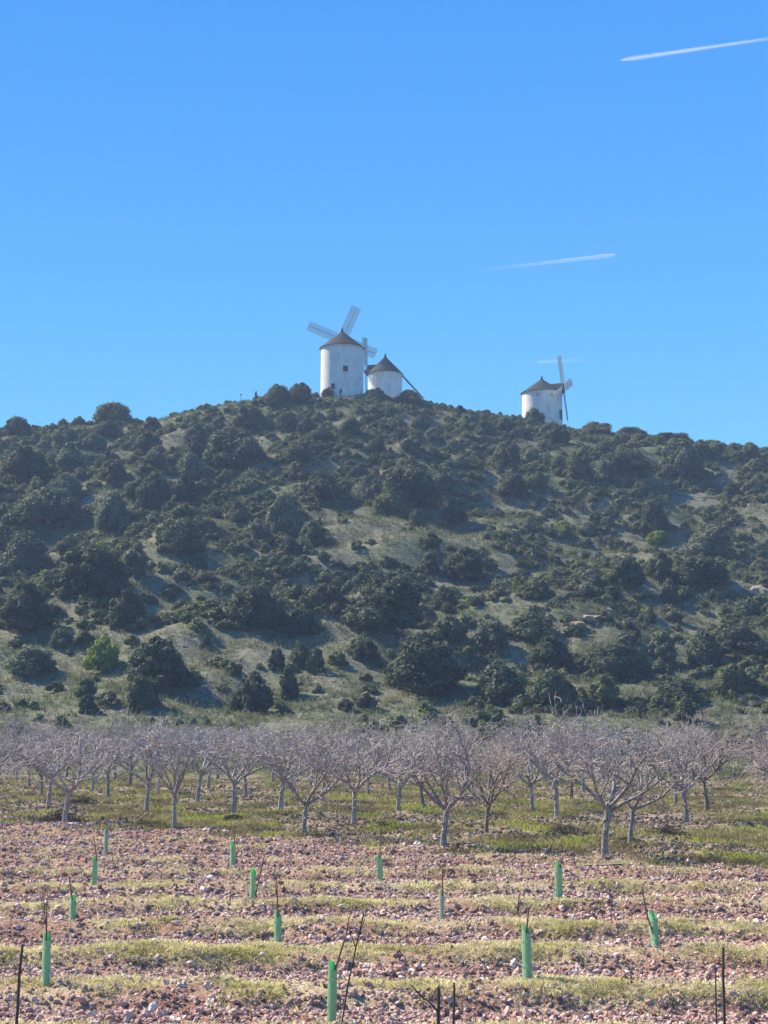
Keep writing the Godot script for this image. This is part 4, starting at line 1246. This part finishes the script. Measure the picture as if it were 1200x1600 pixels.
func build_field() -> void:
	var field: Node3D = get_node("ploughed_field")
	# clods and stones: the largest near ones one by one, the rest together
	var shapes: Array[Mesh] = []
	for k in 4:
		shapes.append(stone(20 + k, 0.95, 0.72, Color(1, 1, 1)).mesh(mats.clods))
	var tones := [Color(0.255, 0.15, 0.125), Color(0.385, 0.245, 0.2), Color(0.515, 0.36, 0.295), Color(0.63, 0.49, 0.405), Color(0.16, 0.092, 0.082), Color(0.72, 0.65, 0.55)]
	var cm: Array[Material] = []
	for k in tones.size():
		cm.append(mat("clod tone %d" % k, tones[k], 0.95, false))
	rng.seed = 1000
	var near := 0
	var xf: Array = [[] as Array[Transform3D], [] as Array[Transform3D], [] as Array[Transform3D], [] as Array[Transform3D]]
	var ct: Array[PackedColorArray] = [PackedColorArray(), PackedColorArray(), PackedColorArray(), PackedColorArray()]
	var total := 0
	while total < 80000:
		var d := lerpf(15.0, 54.0, pow(rng.randf(), 1.25))
		var x := rnd(-1, 1) * (0.262 * d + 5.0)
		var wob := n_lump.get_noise_2d(x * 3.0, d * 0.8) * 0.6
		if d > edge(x) + 1.0 or rng.randf() < rows_at(d + wob) * 0.8 * (1.0 - smoothstep(31.0, 38.0, d)):
			continue
		total += 1
		var w := rnd(0.014, 0.033) * (1.0 if rng.randf() < 0.84 - 0.5 * n_patch.get_noise_2d(x * 6.0 + 20.0, d * 6.0) else rnd(1.25, 2.0))
		if d > 26.0: w *= 1.15
		var pale := rng.randf()
		var tone: int = 5 if pale > 0.985 else 3 if pale > 0.87 else 2 if pale > 0.52 else 1 if pale > 0.22 else [0, 4][rng.randi() % 2]
		var b := Basis(dir_rnd(), rnd(0, TAU)).scaled_local(Vector3(w, w, w) * Vector3(rnd(0.8, 1.3), 1.0, rnd(0.8, 1.2)))
		var t := Transform3D(b, Vector3(x, soil(x, d) + w * 0.25, -d))
		if near < 300 and d < 21.0 and w > 0.039 and absf(x) < 0.25 * d:
			near += 1
			var o := put("clod", shapes[near % 4], field)
			o.transform = t
			o.set_surface_override_material(0, cm[tone])
		else:
			var v := total % 4
			xf[v].append(t)
			ct[v].append(tones[tone] * rnd(0.85, 1.15))
	for v in 4:
		scatter("loose_clods", shapes[v], xf[v], ct[v], "", field)
	# grass on the unploughed strips
	for v in 3:
		rng.seed = 1100 + v
		var me := tuft(20, 0.12, 0.02, 0.085, 0.009, 1.0).mesh(mats.grass)
		var gx: Array[Transform3D] = []
		var gt := PackedColorArray()
		while gx.size() < 14000:
			var d := lerpf(14.5, 48.0, pow(rng.randf(), 1.2))
			var x := rnd(-1, 1) * (0.262 * d + 5.0)
			var wob := n_lump.get_noise_2d(x * 3.0, d * 0.8) * 0.6
			var pz := n_patch.get_noise_2d(x * 4.0, d * 4.0)
			if d > edge(x) + 0.5 or rng.randf() > maxf(rows_at(d + wob), 0.03) * clampf(0.5 + pz * 2.8, 0.04, 1.0) * (1.0 - 0.65 * smoothstep(29.0, 36.0, d)):
				continue
			var w := rnd(0.6, 1.3)
			var t := Color(0.86, 0.76, 0.53).lerp(Color(0.54, 0.50, 0.22), clampf(0.2 + n_patch.get_noise_2d(x * 5.0 + 50.0, d * 5.0) * 1.6 + rnd(-0.3, 0.3), 0.0, 1.0))
			gx.append(Transform3D(Basis(Vector3.UP, rnd(0, TAU)).scaled_local(Vector3(w, w * rnd(0.6, 1.15), w)), Vector3(x, soil(x, d), -d)))
			gt.append(t * rnd(0.8, 1.15))
		scatter("strip_grass", me, gx, gt, "pale straw and green grass along the unploughed strips of the field")
	# young plants
	rng.seed = 1200
	guard(Vector2(363, 1357), Vector2(364, 1320), Vector2(366, 1300), 8.5, [], "green tree guard standing alone in the farthest planted strip, by the orchard")
	guard(Vector2(165, 1343), Vector2(165, 1300), Vector2(163, 1285), 7.5, [], "faded pale green tree guard at the orchard edge beyond the other guards", true)
	guard(Vector2(147, 1388), Vector2(149, 1345), Vector2(144, 1310), 8.0, [], "green tree guard just in front of the faded one, thin stick rising from it")
	guard(Vector2(113, 1440), Vector2(110, 1400), Vector2(105, 1368), 11.0, [], "short wide green tree guard with a bent top and a broken stick")
	guard(Vector2(394, 1410), Vector2(406, 1365), Vector2(412, 1338), 9.0, [], "dark green tree guard tilted over with its stick sloping the same way")
	guard(Vector2(594, 1382), Vector2(592, 1340), Vector2(596, 1290), 9.0, [[596, 1310, 590, 1285], [596, 1318, 604, 1292]], "green tree guard half hidden by weeds with a leafing shoot above it")
	guard(Vector2(873, 1412), Vector2(875, 1360), Vector2(881, 1345), 11.0, [], "green tree guard with bright rim and short stick, straight below the foremost tree")
	guard(Vector2(690, 1440), Vector2(691, 1394), Vector2(691, 1352), 7.0, [], "narrow pale tree guard on a tall dark stake in mid field", true)
	guard(Vector2(434, 1482), Vector2(432, 1430), Vector2(430, 1370), 11.5, [[431, 1400, 428, 1352]], "green tree guard with a tall thin stick on a grassy strip, below the tilted one")
	guard(Vector2(1025, 1488), Vector2(1011, 1437), Vector2(1004, 1394), 13.0, [], "leaning green tree guard with pale open top, toward the field's shaded side")
	guard(Vector2(71, 1550), Vector2(68, 1478), Vector2(68, 1440), 13.5, [[68, 1460, 62, 1402], [69, 1440, 72, 1408], [68, 1448, 58, 1425]], "tall green tree guard with a bare branching shoot beside the dark stake")
	guard(Vector2(824, 1546), Vector2(822, 1467), Vector2(827, 1432), 14.0, [], "tallest bright green tree guard, upright with a short dark stick")
	guard(Vector2(518, 1620), Vector2(523, 1533), Vector2(538, 1490), 14.0, [[535, 1500, 545, 1470], [540, 1490, 552, 1440]], "green tree guard cut by the bottom edge, with a slanting bare shoot")
	bare_stake(Vector2(22, 1640), Vector2(30, 1490), 0.016, [], "dark wooden stake near the tall guard with the branching shoot")
	bare_stake(Vector2(1133, 1640), Vector2(1135, 1502), 0.016, [], "thick dark stake at the bottom of the field on its shaded side")
	bare_stake(Vector2(1121, 1640), Vector2(1122, 1540), 0.009, [], "thin stake paired with the thick dark one")
	bare_stake(Vector2(708, 1640), Vector2(710, 1548), 0.013, [], "short dark stake beside the forked bare twig")
	bare_stake(Vector2(684, 1640), Vector2(686, 1560), 0.018, [[684, 1596, 664, 1578], [664, 1578, 642, 1554], [686, 1570, 688, 1556]], "bare forked twig plant with one long side branch, next to a short stake", "sapling", "bare_sapling")
	bare_stake(Vector2(530, 1625), Vector2(568, 1455), 0.009, [[556, 1510, 545, 1478], [562, 1485, 572, 1448]], "long thin bare sapling slanting up beside the lowest tree guard", "sapling", "bare_sapling")
	bare_stake(Vector2(808, 1425), Vector2(812, 1385), 0.012, [[809, 1410, 800, 1395], [810, 1400, 820, 1388], [810, 1404, 824, 1400], [809, 1415, 797, 1410]], "dry brown twiggy sapling between the tallest guard and the bright-rimmed one", "sapling", "bare_sapling")
	# single white stones
	var white := [[328, 1376, 15, 10, "white stone lying between the two guards nearest the orchard"], [652, 1323, 12, 7, "white stone at the orchard edge before the second front tree"], [633, 1476, 9, 12, "white upright stone in the bare strip at mid field"], [345, 1580, 17, 12, "pinkish white stone in the lowest ploughed strip, uphill of the field's bottom edge"], [757, 1466, 10, 9, "white stone beside the tallest guard in the bare strip"], [934, 1465, 10, 9, "white stone in the bare strip before the leaning guard"], [505, 1440, 9, 11, "small pale stone beside the guard with the tall thin stick"]]
	for k in white.size():
		var e: Array = white[k]
		var p := on_ground(e[0], e[1])
		var sc := scale_at(p)
		var o := put("white_stone", stone(1300 + k, 0.6, 0.8, Color(1, 1, 1)).mesh(mats.whiterock))
		o.position = Vector3(p.x, soil(p.x, -p.z) + 0.02, p.z)
		o.scale = Vector3.ONE * (e[2] / sc / 2.0)
		tag(o, e[4], "stone")

func build_contrails() -> void:
	# [head, tail, thickness at the head] seen from the field, 7 km out
	var trails := [[Vector2(970, 94), Vector2(1340, 40), 7.0, 0.42, "bright contrail in the upper sky, widest at its lower end"], [Vector2(962, 398), Vector2(735, 424), 6.0, 0.36, "contrail in the middle of the sky fading away at one end"], [Vector2(838, 566), Vector2(935, 561), 6.0, 0.13, "faint short contrail behind the sails of the lone windmill"]]
	for e in trails:
		var a := EYE + ray(e[0].x, e[0].y) * 7000.0
		var b := EYE + ray(e[1].x, e[1].y) * 7600.0
		var dir := (b - a).normalized()
		var s := Shape.new()
		var across := dir.cross(Vector3.UP).normalized()
		var up := across.cross(dir)
		rng.seed = int(e[0].x)
		var segs := 40
		for shell in 3:      # three nested sleeves of vapour, thinner outwards
			var rr: float = e[2] / F * 7000.0 / 2.0 * [0.45, 0.75, 1.0][shell]
			var ringp: Array = []
			var fade: Array = []
			for k in segs + 1:
				var t := float(k) / segs
				var wide := rr * (0.35 + 0.65 * smoothstep(0.0, 0.04, t)) * (1.0 - 0.25 * t) * rnd(0.8, 1.2)
				var row: Array = []
				for q in 9:
					var g := TAU * q / 8.0
					row.append([a.lerp(b, t) + (across * cos(g) + up * sin(g)) * wide, across * cos(g) + up * sin(g)])
				ringp.append(row)
				fade.append(float(e[3]) * 0.30 * (1.0 - smoothstep(0.1, 1.0, t) * 0.92) * rnd(0.75, 1.2))
			for k in segs:
				for q in 8:
					var p0: Array = ringp[k][q]; var p1: Array = ringp[k][q + 1]; var p2: Array = ringp[k + 1][q + 1]; var p3: Array = ringp[k + 1][q]
					var f: float = (fade[k] + fade[k + 1]) / 2.0
					s.tri(p0[0], p1[0], p2[0], p0[1], p1[1], p2[1], Color(1, 1, 1, f))
					s.tri(p0[0], p2[0], p3[0], p0[1], p2[1], p3[1], Color(1, 1, 1, f))
		var o := part("contrail_cloud", s, mats.contrail)
		tag(o, e[4], "contrail", "contrails in the sky", "thing")
